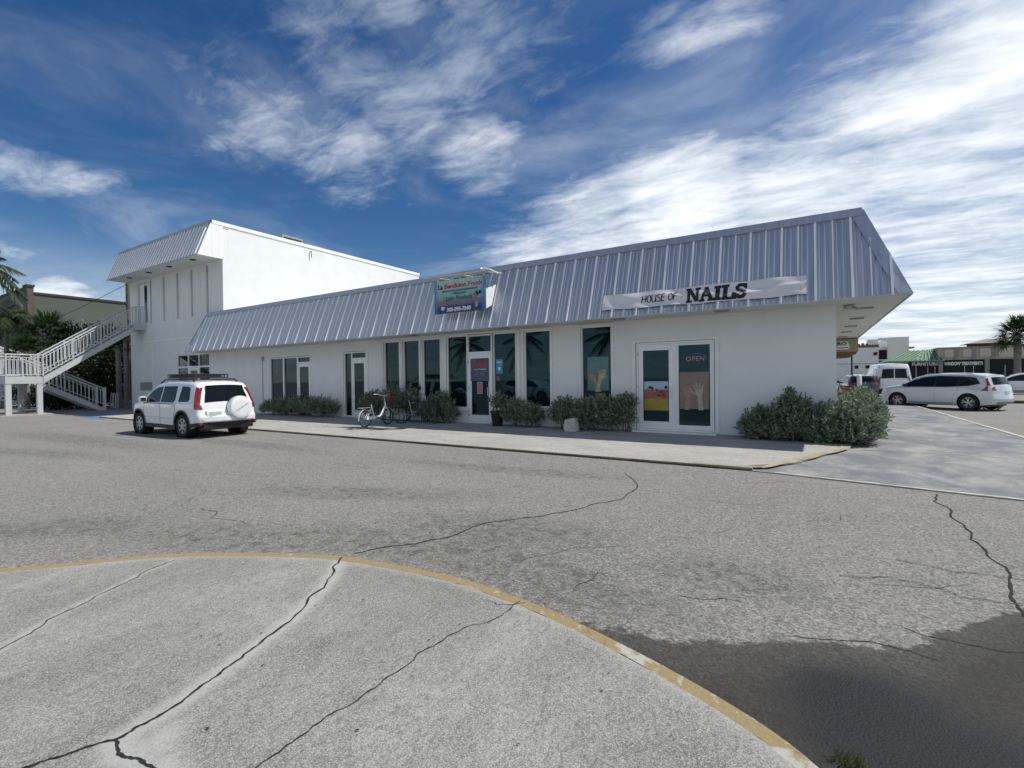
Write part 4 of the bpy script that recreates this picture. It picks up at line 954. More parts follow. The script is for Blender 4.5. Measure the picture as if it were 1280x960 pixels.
rail_run('r', (-38.6, -6.0, LZ), (-35.25, -6.0, LZ), 1.15, 16, stair); rail_run('r', (-38.62, -6.0, LZ), (-38.62, -4.7, LZ), 1.15, 8, stair)
U0, U1 = (-35.2, -4.62, LZ), (-35.2, -.45, 5.12)
stringer(U0, U1, .34, stair); stringer((-36.5, -4.62, LZ), (-36.5, -.45, 5.12), .34, stair)
rail_run('r', (-35.16, -4.62, LZ + .04), (-35.16, -.45, 5.14), 1.12, 27, stair); rail_run('r', (-36.48, -4.62, LZ + .04), (-36.48, -.45, 5.14), 1.12, 27, stair)
m = MB(); m.box(-36.5, -34.95, -.55, 0, 4.98, 5.10); m.build('landing_deck', M['railing'], stair)
m = MB(); m.box(-36.5, -34.92, -.60, -.54, 4.84, 5.12); m.box(-34.96, -34.90, -.54, 0, 4.84, 5.12); m.build('landing_beam', M['railing'], stair)
rail_run('r', (-35.1, -.45, 5.12), (-34.92, -.02, 5.12), 1.12, 4, stair)
for k in range(18):
    y = -4.62 + k * (4.17 / 18); z = LZ + (k + 1) * (3.1 / 18); m = MB(); m.box(-36.44, -35.26, y, y + .27, z - .05, z); m.build('tread', M['railing'], stair)
D0, D1 = (-37.35, -4.65, LZ - .02), (-37.35, -1.35, .12)
stringer(D0, D1, .30, stair); stringer((-38.55, -4.65, LZ - .02), (-38.55, -1.35, .12), .30, stair)
rail_run('r', (-37.3, -4.65, LZ), (-37.3, -1.35, .25), 1.05, 18, stair); rail_run('r', (-38.52, -4.65, LZ), (-38.52, -1.35, .25), 1.05, 18, stair)
for k in range(11):
    y = -4.62 + k * .30; z = LZ - (k + 1) * .172; m = MB(); m.box(-38.49, -37.41, y, y + .28, z - .05, z); m.build('tread', M['railing'], stair)
for x in (-37.3, -38.52): m = MB(); m.box(x - .07, x + .07, -1.42, -1.28, 0, 1.4); m.build('post', M['railing'], stair)

# ------------------------------------------------------------------ vegetation
def leaf_mesh(name, C0, D, Nn, ln, wd, mat, parent=None, kind=None):
    """leaves as folded diamonds: centres C0, directions D, side vectors"""
    D = D / np.linalg.norm(D, axis=1)[:, None]; S_ = np.cross(D, Nn); S_ /= np.linalg.norm(S_, axis=1)[:, None] + 1e-9; Nz = np.cross(S_, D)
    ln = ln[:, None]; wd = wd[:, None]
    v0 = C0; v1 = C0 + D * ln * .5 + S_ * wd * .5 + Nz * wd * .12; v2 = C0 + D * ln; v3 = C0 + D * ln * .5 - S_ * wd * .5 + Nz * wd * .12
    V_ = np.stack([v0, v1, v2, v3], 1).reshape(-1, 3); F_ = np.arange(len(C0) * 4).reshape(-1, 4)
    if parent is not None: V_ = V_ - np.array(origin(parent))
    return np_mesh(name, V_, F_, mat, parent)
def shrub(name, label, blobs_, nshoot, leaf=.065, group='silver-leaved shrubs along the shop wall', mat='silver_leaf', base=.10, per=11, cat='shrub', stems=10, shell=.45):
    cx = np.mean([b[0] for b in blobs_]); cy = np.mean([b[1] for b in blobs_])
    t = thing(name, label, cat, (float(cx), float(cy), base), 0, group)
    nshoot = int(nshoot * 1.25); leaf *= 1.2
    vol = np.array([b[3] * b[4] * b[5] for b in blobs_]) ** .67; pick = rng.choice(len(blobs_), nshoot, p=vol / vol.sum())
    B = np.array(blobs_)[pick]
    d = rng.normal(size=(nshoot, 3)); d[:, 2] = np.abs(d[:, 2]) * 1.0 - .35; d /= np.linalg.norm(d, axis=1)[:, None]
    r = (shell + (1 - shell) * rng.random(nshoot) ** .6)[:, None] * (1 + .16 * rng.normal(size=(nshoot, 1)) * (rng.random((nshoot, 1)) < .3))
    Pc = B[:, :3] + d * B[:, 3:6] * r; Pc[:, 2] = np.maximum(Pc[:, 2], base + .02 + .1 * rng.random(nshoot))
    ax = d + np.array([0, 0, .65]) + rng.normal(size=(nshoot, 3)) * .35; ax /= np.linalg.norm(ax, axis=1)[:, None]
    Cc = np.repeat(Pc, per, 0); A = np.repeat(ax, per, 0); n = len(Cc)
    rd = rng.normal(size=(n, 3)); rd -= A * np.sum(rd * A, 1)[:, None]; rd /= np.linalg.norm(rd, axis=1)[:, None]
    k = np.tile(np.arange(per) / per, nshoot)[:, None]
    Cc = Cc + A * (k - .6) * leaf * 2.6 + rng.normal(size=(n, 3)) * leaf * .10
    Dd = rd * (1.05 - .6 * k) + A * (.35 + .8 * k)
    leaf_mesh('foliage', Cc, Dd, A + rng.normal(size=(n, 3)) * .3, leaf * rng.uniform(.75, 1.25, n), leaf * .48 * rng.uniform(.8, 1.2, n), M[mat], t)
    m = MB()
    for _ in range(stems):
        b = blobs_[rng.integers(len(blobs_))]; a = Vector((b[0] + rng.normal() * b[3] * .3, b[1] + rng.normal() * b[4] * .3, base))
        e = Vector((b[0] + rng.normal() * b[3] * .5, b[1] + rng.normal() * b[4] * .5, b[2] + b[5] * .6)); m.tube([a, (a + e) / 2 + Vector((rng.normal() * .04, rng.normal() * .04, 0)), e], [.014, .010, .004], 5)
    m.build('stems', M['stem'], t)
    return t
z0 = .13
shrub('shrub', 'low silver-green shrub under the left glass wall nearest the parked white car', [(-21.2, -.45, .42, .65, .40, .38), (-20.3, -.40, .46, .65, .40, .46)], 420)
shrub('shrub', 'rounded silver-green shrub between the glass wall and the narrow second door', [(-19.2, -.45, .50, .7, .42, .48), (-18.2, -.45, .48, .7, .42, .46), (-17.35, -.42, .45, .6, .38, .46)], 560)
shrub('shrub', 'loose upright plant behind the white bicycle', [(-15.0, -.35, .60, .40, .28, .55), (-14.6, -.35, .85, .35, .25, .38)], 240, .08, shell=.2)
shrub('shrub', 'thin leggy plant behind the bicycle rack below the three narrow windows', [(-13.7, -.35, .80, .45, .26, .60), (-12.9, -.35, .75, .55, .26, .60)], 300, .085, shell=.2)
shrub('shrub', 'silver-green shrub just left of the food shop door', [(-12.1, -.35, .45, .40, .30, .40), (-11.5, -.40, .55, .48, .38, .55), (-10.95, -.40, .46, .36, .34, .42), (-11.3, -.35, .95, .3, .2, .25)], 520)
shrub('shrub', 'silver-green shrub just right of the black plant pot', [(-8.35, -.42, .50, .42, .38, .50), (-7.75, -.42, .45, .38, .36, .42)], 420)
shrub('shrub', 'wide dense shrub behind the pale sack', [(-6.6, -.42, .55, .45, .40, .50), (-5.9, -.45, .52, .50, .42, .52)], 620)
shrub('shrub', 'dense shrub touching the left frame of the salon door', [(-5.3, -.42, .55, .45, .42, .52), (-4.88, -.36, .58, .32, .36, .50), (-4.75, -.3, .95, .2, .2, .22)], 560)
shrub('shrub', 'broad shaded silver-green hedge shrub in front of the blank wall', [(-1.55, -.35, .40, .42, .32, .38), (-.85, -.42, .60, .50, .40, .55), (-.45, -.45, .45, .55, .42, .50), (-.9, -.38, 1.0, .16, .14, .28), (-1.5, -.3, .70, .16, .12, .20), (-.15, -.45, .50, .40, .40, .48), (-1.0, -.6, .28, .9, .25, .22)], 1700, .062)
shrub('shrub', 'sunlit silver shrub wrapping the right corner of the shop', [(.30, -.30, .52, .45, .50, .60), (.45, .5, .65, .50, .70, .62), (.40, 1.5, .55, .42, .70, .60), (.15, -.55, .32, .45, .35, .32), (.52, -.1, .35, .34, .6, .36)], 2100, .060)
pt = thing('plant_pot', 'tapered black plant pot standing right of the food shop door', 'plant pot', (-8.92, -.50, .13))
m = MB(); m.lathe([(.0, 0), (.15, 0), (.215, .42), (.235, .42), (.235, .47), (.20, .47), (.19, .40), (0, .40)], (-8.92, -.50, .13), 'z', 24); m.build('pot', M['pot'], pt, 40)
shrub('potted_plant', 'loose leafy plant growing out of the black pot', [(-8.92, -.45, .85, .24, .20, .28)], 60, .08, group='potted plants', base=.55, shell=.2, stems=5, cat='plant')
sk = thing('sack', 'small creased pale sack standing on the sidewalk before the dense shrub', 'sack', (-6.15, -.95, .13))
m = MB(); cr = [(-.17, -.12), (.16, -.11), (.17, .12), (-.16, .13)]
lv = [(0, 1), (.12, 1.04), (.27, .94), (.36, .80)]
vs = []
for z_, s_ in lv:
    for a, b in cr: vs.append((-6.15 + a * s_ + rng.normal() * .01, -.95 + b * s_ + rng.normal() * .01, .131 + z_ * .92 + (.05 * (a > 0) if z_ > .3 else 0)))
fs = [(i * 4 + k, i * 4 + (k + 1) % 4, i * 4 + 4 + (k + 1) % 4, i * 4 + 4 + k) for i in range(3) for k in range(4)] + [(12, 13, 14, 15)]
m.add(vs, fs); m.build('body', M['sack'], sk)
m = MB(); m.prism([(-6.22, -1.075, .48), (-6.03, -1.078, .40), (-5.99, -1.09, .22), (-6.03, -1.07, .20)], (0, -.012, 0)); m.build('fold', M['sack'], sk)

def blades(C0, D, L, Wd, droop, seg=3):
    """drooping strips; returns verts, faces"""
    n = len(C0); D = D / np.linalg.norm(D, axis=1)[:, None]; up = np.tile([0, 0, 1.], (n, 1)); S_ = np.cross(D, up) + 1e-6; S_ /= np.linalg.norm(S_, axis=1)[:, None]
    vs = np.zeros((n, (seg + 1) * 2, 3))
    for k in range(seg + 1):
        t = k / seg; p = C0 + D * (L * t)[:, None] - np.array([0, 0, 1.]) * (droop * L * t * t)[:, None]; wd = (Wd * (1 - t * .93))[:, None] * (.6 if k == 0 else 1)
        vs[:, k * 2] = p + S_ * wd / 2; vs[:, k * 2 + 1] = p - S_ * wd / 2
    base_ = (np.arange(n) * (seg + 1) * 2)[:, None]
    f = np.concatenate([base_ + np.array([2 * k, 2 * k + 1, 2 * k + 3, 2 * k + 2]) for k in range(seg)], 0)
    return vs.reshape(-1, 3), f
def join_np(parts):
    V_ = []; F_ = []; o = 0
    for v, f in parts: V_.append(v); F_.append(f + o); o += len(v)
    return np.concatenate(V_), np.concatenate(F_)
def feather_palm(label, x, y, h, nfr=18, L=2.2, group='feather palms', seed=0, tr=.16, zb=0.0, lean=(0, 0), mat='palm_leaf'):
    r_ = np.random.default_rng(seed); t = thing('palm_tree', label, 'palm tree', (x, y, zb), 0, group)
    top = Vector((x + lean[0], y + lean[1], zb + h)); m = MB(); pts = [Vector((x, y, zb)).lerp(top, k / 14) for k in range(15)]
    m.tube(pts, [tr * (1.35 if k == 0 else 1.08 - .25 * k / 14) * (1 + .05 * (k % 2)) for k in range(15)], 10); m.build('trunk', M['wood_trunk'], t, 40)
    parts = []
    for k in range(nfr):
        az = k * 2.399 + r_.uniform(-.2, .2); el = R(75 - 115 * (k / nfr) + r_.uniform(-8, 8)); d = Vector((math.cos(az) * math.cos(el), math.sin(az) * math.cos(el), math.sin(el)))
        Lf = L * r_.uniform(.85, 1.1); S_ = 36; ts = np.linspace(0.08, 1, S_); P_ = np.array(top)[None] + np.outer(ts * Lf, np.array(d)) - np.outer(ts ** 2 * Lf * (.42 + .25 * (k / nfr)), [0, 0, 1])
        tn = np.gradient(P_, axis=0); tn /= np.linalg.norm(tn, axis=1)[:, None]; sd = np.cross(tn, [0, 0, 1.]); sd /= np.linalg.norm(sd, axis=1)[:, None] + 1e-9
        ll = Lf * .26 * np.sin(np.pi * np.clip(ts * .86 + .12, 0, 1)) + .05
        for sg_ in (1, -1):
            D_ = sd * sg_ + tn * .65 + r_.normal(size=P_.shape) * .10 - np.array([0, 0, .25]); parts.append(blades(P_, D_, ll, np.full(S_, .085 * L / 2.2), np.full(S_, .5), 2))
        parts.append(blades(P_[:-1], np.diff(P_, axis=0), np.linalg.norm(np.diff(P_, axis=0), axis=1) * 1.1, np.full(S_ - 1, .05), np.zeros(S_ - 1), 1))
    V_, F_ = join_np(parts); np_mesh('crown', V_ - np.array(origin(t)), F_, M[mat], t)
    return t
def fan_palm(label, x, y, h, nl=26, L=1.1, group='fan palms', seed=0, tr=.14, zb=0.0, mat='fan_leaf', stalk=1.0):
    r_ = np.random.default_rng(seed); t = thing('fan_palm', label, 'palm tree', (x, y, zb), 0, group); top = Vector((x, y, zb + h))
    m = MB(); m.tube([Vector((x, y, zb)), Vector((x, y, zb + h * .5)), top], [tr * 1.2, tr, tr * 1.1], 9); m.build('trunk', M['wood_trunk'], t, 40)
    parts = []; mm = MB()
    for k in range(nl):
        az = k * 2.399 + r_.uniform(-.3, .3); el = R(80 - 110 * (k / nl)); d = np.array([math.cos(az) * math.cos(el), math.sin(az) * math.cos(el), math.sin(el)])
        c = np.array(top) + d * stalk * L * r_.uniform(.7, 1.1) - np.array([0, 0, .25 * stalk * L * (k / nl)]); mm.tube([top, Vector(c)], .018, 4)
        nb = 22; an = np.linspace(-1.9, 1.9, nb); side_ = np.cross(d, [0, 0, 1.]); side_ /= np.linalg.norm(side_) + 1e-9; fw_ = d
        D_ = np.outer(np.cos(an), fw_) + np.outer(np.sin(an), side_) + r_.normal(size=(nb, 3)) * .05
        parts.append(blades(np.tile(c, (nb, 1)), D_, np.full(nb, L) * (1 - .12 * np.abs(an)), np.full(nb, .095 * L), np.full(nb, .30), 3))
    V_, F_ = join_np(parts); np_mesh('crown', V_ - np.array(origin(t)), F_, M[mat], t); mm.build('leaf_stalk', M['stem'], t)
    return t
def leafy_tree(name, label, x, y, h, blobs_, n, leaf, mat, group=None, trunk=.15, zb=0.0, cat='tree'):
    t = thing(name, label, cat, (x, y, zb), 0, group); m = MB()
    m.tube([(x, y, zb), (x + .1, y, zb + h * .4), (x, y + .1, zb + h * .75)], [trunk, trunk * .7, trunk * .3], 8)
    for b in blobs_[:8]: m.tube([(x, y, zb + h * .35), ((x + b[0]) / 2, (y + b[1]) / 2, b[2] * .75), (b[0], b[1], b[2])], [trunk * .5, trunk * .3, .02], 5)
    m.build('trunk', M['stem'], t)
    B = np.array(blobs_); vol = (B[:, 3] * B[:, 4] * B[:, 5]) ** .67; pk = B[rng.choice(len(B), n, p=vol / vol.sum())]
    d = rng.normal(size=(n, 3)); d /= np.linalg.norm(d, axis=1)[:, None]; P_ = pk[:, :3] + d * pk[:, 3:6] * (rng.random(n) ** .4)[:, None] * (1 + .12 * rng.normal(size=n))[:, None]
    leaf_mesh('crown', P_, rng.normal(size=(n, 3)) + d * .5, rng.normal(size=(n, 3)) + np.array([0, 0, 1.2]), leaf * rng.uniform(.7, 1.3, n), leaf * .5 * rng.uniform(.7, 1.3, n), M[mat], t)
    return t
feather_palm('tall coconut palm at the left edge with its crown against the sky', -50.5, -4.3, 10.2, 26, 3.0, 'palms beside the outside staircase', 3, .17)
feather_palm('shorter yellow-green palm below the tall one at the left edge', -49.0, -3.1, 6.3, 26, 2.4, 'palms beside the outside staircase', 5, .15)
fan_palm('bushy fan palm above the landing railing, left of the flowering tree', -46.5, -1.5, 5.0, 46, 1.35, 'palms beside the outside staircase', 11, .16, stalk=.9)
fan_palm('low fan palm directly behind the landing railing', -45.5, -2.9, 3.9, 30, 1.0, 'palms beside the outside staircase', 12, .15, stalk=.8)
fan_palm('fan palm just right of the bushy one behind the upper flight', -46.5, -.4, 4.7, 34, 1.1, 'palms beside the outside staircase', 13, .15, stalk=.8)
leafy_tree('flowering_tree', 'dark leafy tree with white blossoms behind the upper stair flight', -46.5, .9, 6.0, [(-46.5, .3, 5.0, 1.2, 1.3, 1.1), (-46, 1.6, 4.9, 1.4, 1.3, 1.3), (-46, 2.8, 4.0, 1.4, 1.4, 1.6), (-46, .6, 3.4, 1.4, 1.6, 1.2)], 9000, .24, 'dark_leaf', trunk=.2)
leafy_tree('dark_tree', 'shady evergreen tree filling the gap below the upper stair flight', -43.0, .2, 4.0, [(-43, -.6, 2.6, 1.2, 1.3, 1.2), (-42.5, 1.2, 3.0, 1.3, 1.5, 1.3), (-43.3, -1.9, 2.4, 1.1, 1.0, 1.1), (-42.8, .4, 1.2, 1.4, 2.0, 1.1), (-43.2, -1.5, 1.0, 1.0, 1.1, .9)], 11000, .22, 'dark_leaf')
leafy_tree('dark_shrub', 'dense dark shrub in deep shade under the lower stair flight', -41.0, -1.9, 1.6, [(-41, -2.6, .7, 1.0, 1.2, .7), (-40.8, -1.0, .8, .9, 1.2, .8)], 4200, .17, 'dark_leaf', trunk=.05, cat='shrub')
fl = MB()
for _ in range(150):
    c = random.choice([(-44.9, -.5, 5.7), (-44.8, -.2, 5.9), (-44.3, .9, 6.0), (-44.2, 1.6, 5.9), (-41.2, .9, 2.2), (-41.2, .8, 1.4), (-41.3, 1.0, 3.0)]); x, y, z = [c[i] + random.gauss(0, .22) for i in range(3)]
    r_ = random.uniform(.03, .07); fl.add([(x - r_, y, z - r_), (x + r_, y, z - r_), (x + r_, y, z + r_), (x - r_, y, z + r_)], [(0, 1, 2, 3)])
bl_ = fl.build('blossoms', M['white_flower'], [o for o in col.objects if o.name == 'flowering_tree'][0]); tag(bl_, kind='stuff')
for k, (x, y, r_, h_) in enumerate(((-40.6, .52, .15, 6.6), (-40.1, .80, .16, 7.2), (-39.6, 1.02, .15, 5.0))):
    lab = ['grey bare palm trunk, left one of three beside the tower wall', 'grey bare palm trunk, middle one of three beside the tower wall', 'grey bare palm trunk nearest the tower wall'][k]
    fan_palm(lab, x, y, [4.2, 4.6, 4.0][k], 10, .5, 'palm trunks beside the tower wall', 20 + k, r_, stalk=.5, mat='dark_leaf')
up_ = thing('utility_pole', 'weathered wooden utility pole rising behind the tower eave', 'utility pole', (-41.0, 1.3, 0))
m = MB(); m.tube([(-41.0, 1.3, 0), (-41.0, 1.3, 9.6)], [.19, .15], 10); m.build('pole', M['pole_wood'], up_, 40)
m = MB(); m.lathe([(.2, 0), (.2, .12)], (-41.0, 1.3, 5.9), 'z', 12); m.build('steel_band', M['rack_metal'], up_)
m = MB(); m.tube([(-41.0, 1.3, 8.6), (-44, -.4, 7.0), (-47, -1.8, 5.8)], .015, 4); m.build('cable', M['black'], up_)
wl_ = thing('stone_planter', 'low rough stone planter wall between the stairs and the tower', 'planter wall', (-38.9, .4, 0))
for r0 in range(3):
    x = -40.3 + .12 * (r0 % 2)
    while x < -37.25:
        L_ = random.uniform(.25, .45); L_ = min(L_, -37.2 - x); m = MB(); dx = random.uniform(0, .03); m.box(x + .01, x + L_ - .01, .2 - dx, .5, .16 * r0 + .012, .16 * r0 + .155); m.build('stone', M['stone'], wl_); x += L_
m = MB(); m.box(-40.3, -37.2, .22, .5, 0, .47); m.build('core', M['dark'], wl_)
bk = thing('scroll_bike_stand', 'small curled pale metal bicycle stand at the foot of the stairs', 'bike stand', (-38.6, -.5, 0))
m = MB()
for q in range(3): m.tube([(-38.9 + q * .4, -.5, .05), (-38.9 + q * .4, -.5, .9), (-38.75 + q * .4, -.5, 1.02), (-38.6 + q * .4, -.5, .9), (-38.6 + q * .4, -.5, .05)], .022, 6)
m.build('hoop', M['railing'], bk)

# ------------------------------------------------------------------ vehicles
class CarShape:
    def __init__(s, top, bottom_z, wb, rw, ra, hw, belt, tum, nose, tail, crown=.035, rnd=.09, xf=None, xr=None, plan=.10):
        s.top = top; s.bz = bottom_z; s.wb = wb; s.rw = rw; s.ra = ra; s.hw = hw; s.belt = belt; s.tum = tum; s.nose = nose; s.tail = tail; s.crown = crown; s.rnd = rnd; s.plan = plan
        d = []
        for a, b in zip(top[:-1], top[1:]):
            k = max(1, int(math.dist(a, b) / .09)); d += [(a[0] + (b[0] - a[0]) * i / k, a[1] + (b[1] - a[1]) * i / k) for i in range(k)]
        s.dt = d + [top[-1]]; s.T = np.array(s.dt)
    def W(s, x, z):
        w_ = s.hw
        x1 = s.top[-1][0]; x0 = s.top[0][0]
        w_ -= s.nose * max(0, (x - (x1 - .75)) / .75) ** 2 + s.tail * max(0, ((x0 + .55) - x) / .55) ** 2
        if z > s.belt: w_ -= (z - s.belt) * s.tum
        if z < .45: w_ -= (.45 - z) * .12
        w_ -= .02 * max(0, (abs(z - .75) - .1))
        return w_
    def side_w(s, x, z):
        q = seg_dist(np.array([[x, z]]), s.dt_arr())[0]; d = min(q, s.rnd)
        return s.W(x, z) - s.rnd * (1 - math.sqrt(max(0, 1 - (1 - d / s.rnd) ** 2)))
    def dt_arr(s): return s.top
    def body(s, mat, parent, name='body'):
        bot = []
        x1, zf = s.top[-1]; x0, zr = s.top[0]
        for cx in (s.wb / 2, -s.wb / 2):
            a0 = math.asin(max(-1, (s.bz - s.rw) / s.ra)); arc = [(cx + s.ra * math.cos(a), s.rw + s.ra * math.sin(a)) for a in np.linspace(a0, math.pi - a0, 16)]
            bot += arc
        ol = [tuple(p) for p in s.dt] + bot; n = len(ol); ex = []
        for d_ in (.02, .05, .09):       # rings just inside the top edge for the rounded shoulder
            for i in range(1, len(s.dt) - 1):
                a = np.array(s.dt[i - 1]); b = np.array(s.dt[i + 1]); t_ = (b - a) / (np.linalg.norm(b - a) + 1e-9); ex.append(tuple(np.array(s.dt[i]) + np.array([t_[1], -t_[0]]) * d_))
        ex += [(x, z) for x in np.arange(x0, x1, .14) for z in np.arange(s.bz + .04, 2.6, .12)]
        v, e, f, *_ = delaunay_2d_cdt([Vector(p) for p in ol] + [Vector(p) for p in ex], [(i, (i + 1) % n) for i in range(n)], [], 1, 1e-4)
        mb = MB(); used = sorted({i for t_ in f for i in t_}); mp_ = {a: i for i, a in enumerate(used)}
        for sg_ in (1, -1):
            mb.add([(v[i].x, sg_ * s.side_w(v[i].x, v[i].y), v[i].y) for i in used], [tuple(mp_[i] for i in t_) for t_ in f])
        K = 10; m = len(s.dt); vs = []
        for (x, z) in s.dt:
            for k in range(K + 1): vs.append(s.top_pt(x, z, -1 + 2 * k / K))
        mb.add(vs, [(i * (K + 1) + k, (i + 1) * (K + 1) + k, (i + 1) * (K + 1) + k + 1, i * (K + 1) + k + 1) for i in range(m - 1) for k in range(K)])
        o = mb.build(name, mat, parent, local=True); fix_normals(o, .003); o.data.shade_smooth(); o.data.set_sharp_from_angle(angle=R(38))
        return o
    def top_pt(s, x, z, t, off=0.0):
        w_ = s.side_w(x, z); q = 1 - t * t; x1 = s.top[-1][0]; x0 = s.top[0][0]; xm = (x0 + x1) / 2
        fr_ = (x - xm) / (x1 - xm); return (x + s.plan * q * max(0, abs(fr_) - .45) / .55 * (1 if fr_ > 0 else -1) * .8, t * w_, z + s.crown * q * (1 if z > .9 else 0))
    def side_patch(s, name, poly, off, mat, parent, sides=(1, -1), step=.14, th=0):
        pl = []
        for i, a in enumerate(poly):
            b = poly[(i + 1) % len(poly)]; k = max(1, int(math.dist(a, b) / .12)); pl += [(a[0] + (b[0] - a[0]) * j / k, a[1] + (b[1] - a[1]) * j / k) for j in range(k)]
        n = len(pl); xa = [p[0] for p in pl]; za = [p[1] for p in pl]
        ex = [(x, z) for x in np.arange(min(xa), max(xa), step) for z in np.arange(min(za), max(za), step)]
        v, e, f, *_ = delaunay_2d_cdt([Vector(p) for p in pl + ex], [(i, (i + 1) % n) for i in range(n)], [], 1, 1e-4)
        used = sorted({i for t_ in f for i in t_}); mp_ = {a: i for i, a in enumerate(used)}; r = []
        for sg_ in sides:
            mb = MB(); mb.add([(v[i].x, sg_ * (s.side_w(v[i].x, v[i].y) + off), v[i].y) for i in used], [tuple(mp_[i] for i in (t_ if sg_ < 0 else t_[::-1])) for t_ in f])
            o = mb.build(name, mat, parent, local=True); o.data.shade_smooth(); r.append(o)
        return r
    def band_patch(s, name, a, b, t0, t1, off, mat, parent, K=8, n=5, inset=(0, 0)):
        """patch on the top/front/back surface between profile points a and b"""
        a = np.array(a); b = np.array(b); t_ = (b - a) / np.linalg.norm(b - a); nr_ = np.array([-t_[1], t_[0]]); mb = MB(); vs = []
        for i in range(n + 1):
            p = a + (b - a) * i / n; i0, i1 = inset; ins = i0 + (i1 - i0) * i / n
            for k in range(K + 1):
                t__ = (t0 + ins) + ((t1 - ins) - (t0 + ins)) * k / K; q = s.top_pt(p[0], p[1], t__); vs.append((q[0] + nr_[0] * off, q[1], q[2] + nr_[1] * off))
        mb.add(vs, [(i * (K + 1) + k, (i + 1) * (K + 1) + k, (i + 1) * (K + 1) + k + 1, i * (K + 1) + k + 1) for i in range(n) for k in range(K)])
        o = mb.build(name, mat, parent, local=True); o.data.shade_smooth(); return o
def wheel(parent, x, y, r, wdt, side_, spokes=7, rim_r=.64, two=True, rim_mat='rim', dark='black'):
    m = MB(); h = wdt / 2
    m.lathe([(r * .62, -h * .9), (r * .93, -h), (r * .985, -h * .8), (r, -h * .4), (r, h * .4), (r * .985, h * .8), (r * .93, h), (r * .62, h * .9)], (x, y, r), 'y', 32)
    w_ = m.build('wheel', M['rubber'], parent, 40, local=True); fix_normals(w_)
    yo = y + side_ * h * .72; R_ = r * rim_r
    m = MB(); m.lathe([(0, 0), (R_, 0)], (x, yo - side_ * .03, r), 'y', 28); m.build('brake_disc', M[dark], w_, local=True)
    m = MB(); m.lathe([(R_ * 1.03, -.02 * side_), (R_ * 1.0, .02 * side_), (R_ * .9, .022 * side_), (R_ * .88, -.02 * side_)], (x, yo, r), 'y', 32)
    m.lathe([(0, .022 * side_), (R_ * .16, .02 * side_), (R_ * .2, -.01 * side_)], (x, yo, r), 'y', 16)
    for k in range(spokes):
        for dlt in ((-.13, .13) if two else (0,)):
            a = 2 * math.pi * k / spokes + .2; b = a + dlt * 1.6; wd_ = R_ * (.075 if two else .15)
            p0 = np.array([math.cos(a + dlt * .6), math.sin(a + dlt * .6)]) * R_ * .15; p1 = np.array([math.cos(b), math.sin(b)]) * R_ * .93; t_ = (p1 - p0) / np.linalg.norm(p1 - p0); q = np.array([-t_[1], t_[0]]) * wd_
            y0_, y1_ = yo + side_ * .018, yo + side_ * .016
            m.add([(x + p0[0] - q[0], y0_, r + p0[1] - q[1]), (x + p0[0] + q[0], y0_, r + p0[1] + q[1]), (x + p1[0] + q[0] * .8, y1_, r + p1[1] + q[1] * .8), (x + p1[0] - q[0] * .8, y1_, r + p1[1] - q[1] * .8)], [(0, 1, 2, 3)])
    m.build('rim', M[rim_mat], w_, 40, local=True)
def loc_box(parent, name, mat, x0, x1, y0, y1, z0, z1, bev=0.0):
    m = MB(); m.box(x0, x1, y0, y1, z0, z1); o = m.build(name, mat, parent, local=True)
    if bev:
        bm = bmesh.new(); bm.from_mesh(o.data); bmesh.ops.bevel(bm, geom=bm.edges[:], offset=bev, segments=2, affect='EDGES', profile=.6); bm.to_mesh(o.data); bm.free(); o.data.shade_smooth(); o.data.set_sharp_from_angle(angle=R(50))
    return o
def side_line(cs_, parent, pts, wd=.010, name='door_gap', mat='black', sides=(1, -1), off=.003):
    mb = MB()
    for sg_ in sides:
        P_ = []
        for a, b in zip(pts[:-1], pts[1:]):
            k = max(1, int(math.dist(a, b) / .08)); P_ += [(a[0] + (b[0] - a[0]) * j / k, a[1] + (b[1] - a[1]) * j / k) for j in range(k)]
        P_.append(pts[-1]); n = len(P_); L = []; Q = []
        for i, p in enumerate(P_):
            tx = P_[min(i + 1, n - 1)][0] - P_[max(i - 1, 0)][0]; tz = P_[min(i + 1, n - 1)][1] - P_[max(i - 1, 0)][1]; l = math.hypot(tx, tz) + 1e-9; ox, oz = -tz / l * wd / 2, tx / l * wd / 2
            for lst, q in ((L, 1), (Q, -1)): px, pz = p[0] + ox * q, p[1] + oz * q; lst.append((px, sg_ * (cs_.side_w(px, pz) + off), pz))
        mb.add(L + Q, [(i, n + i, n + i + 1, i + 1) for i in range(n - 1)])
    return mb.build(name, M[mat], parent, local=True)

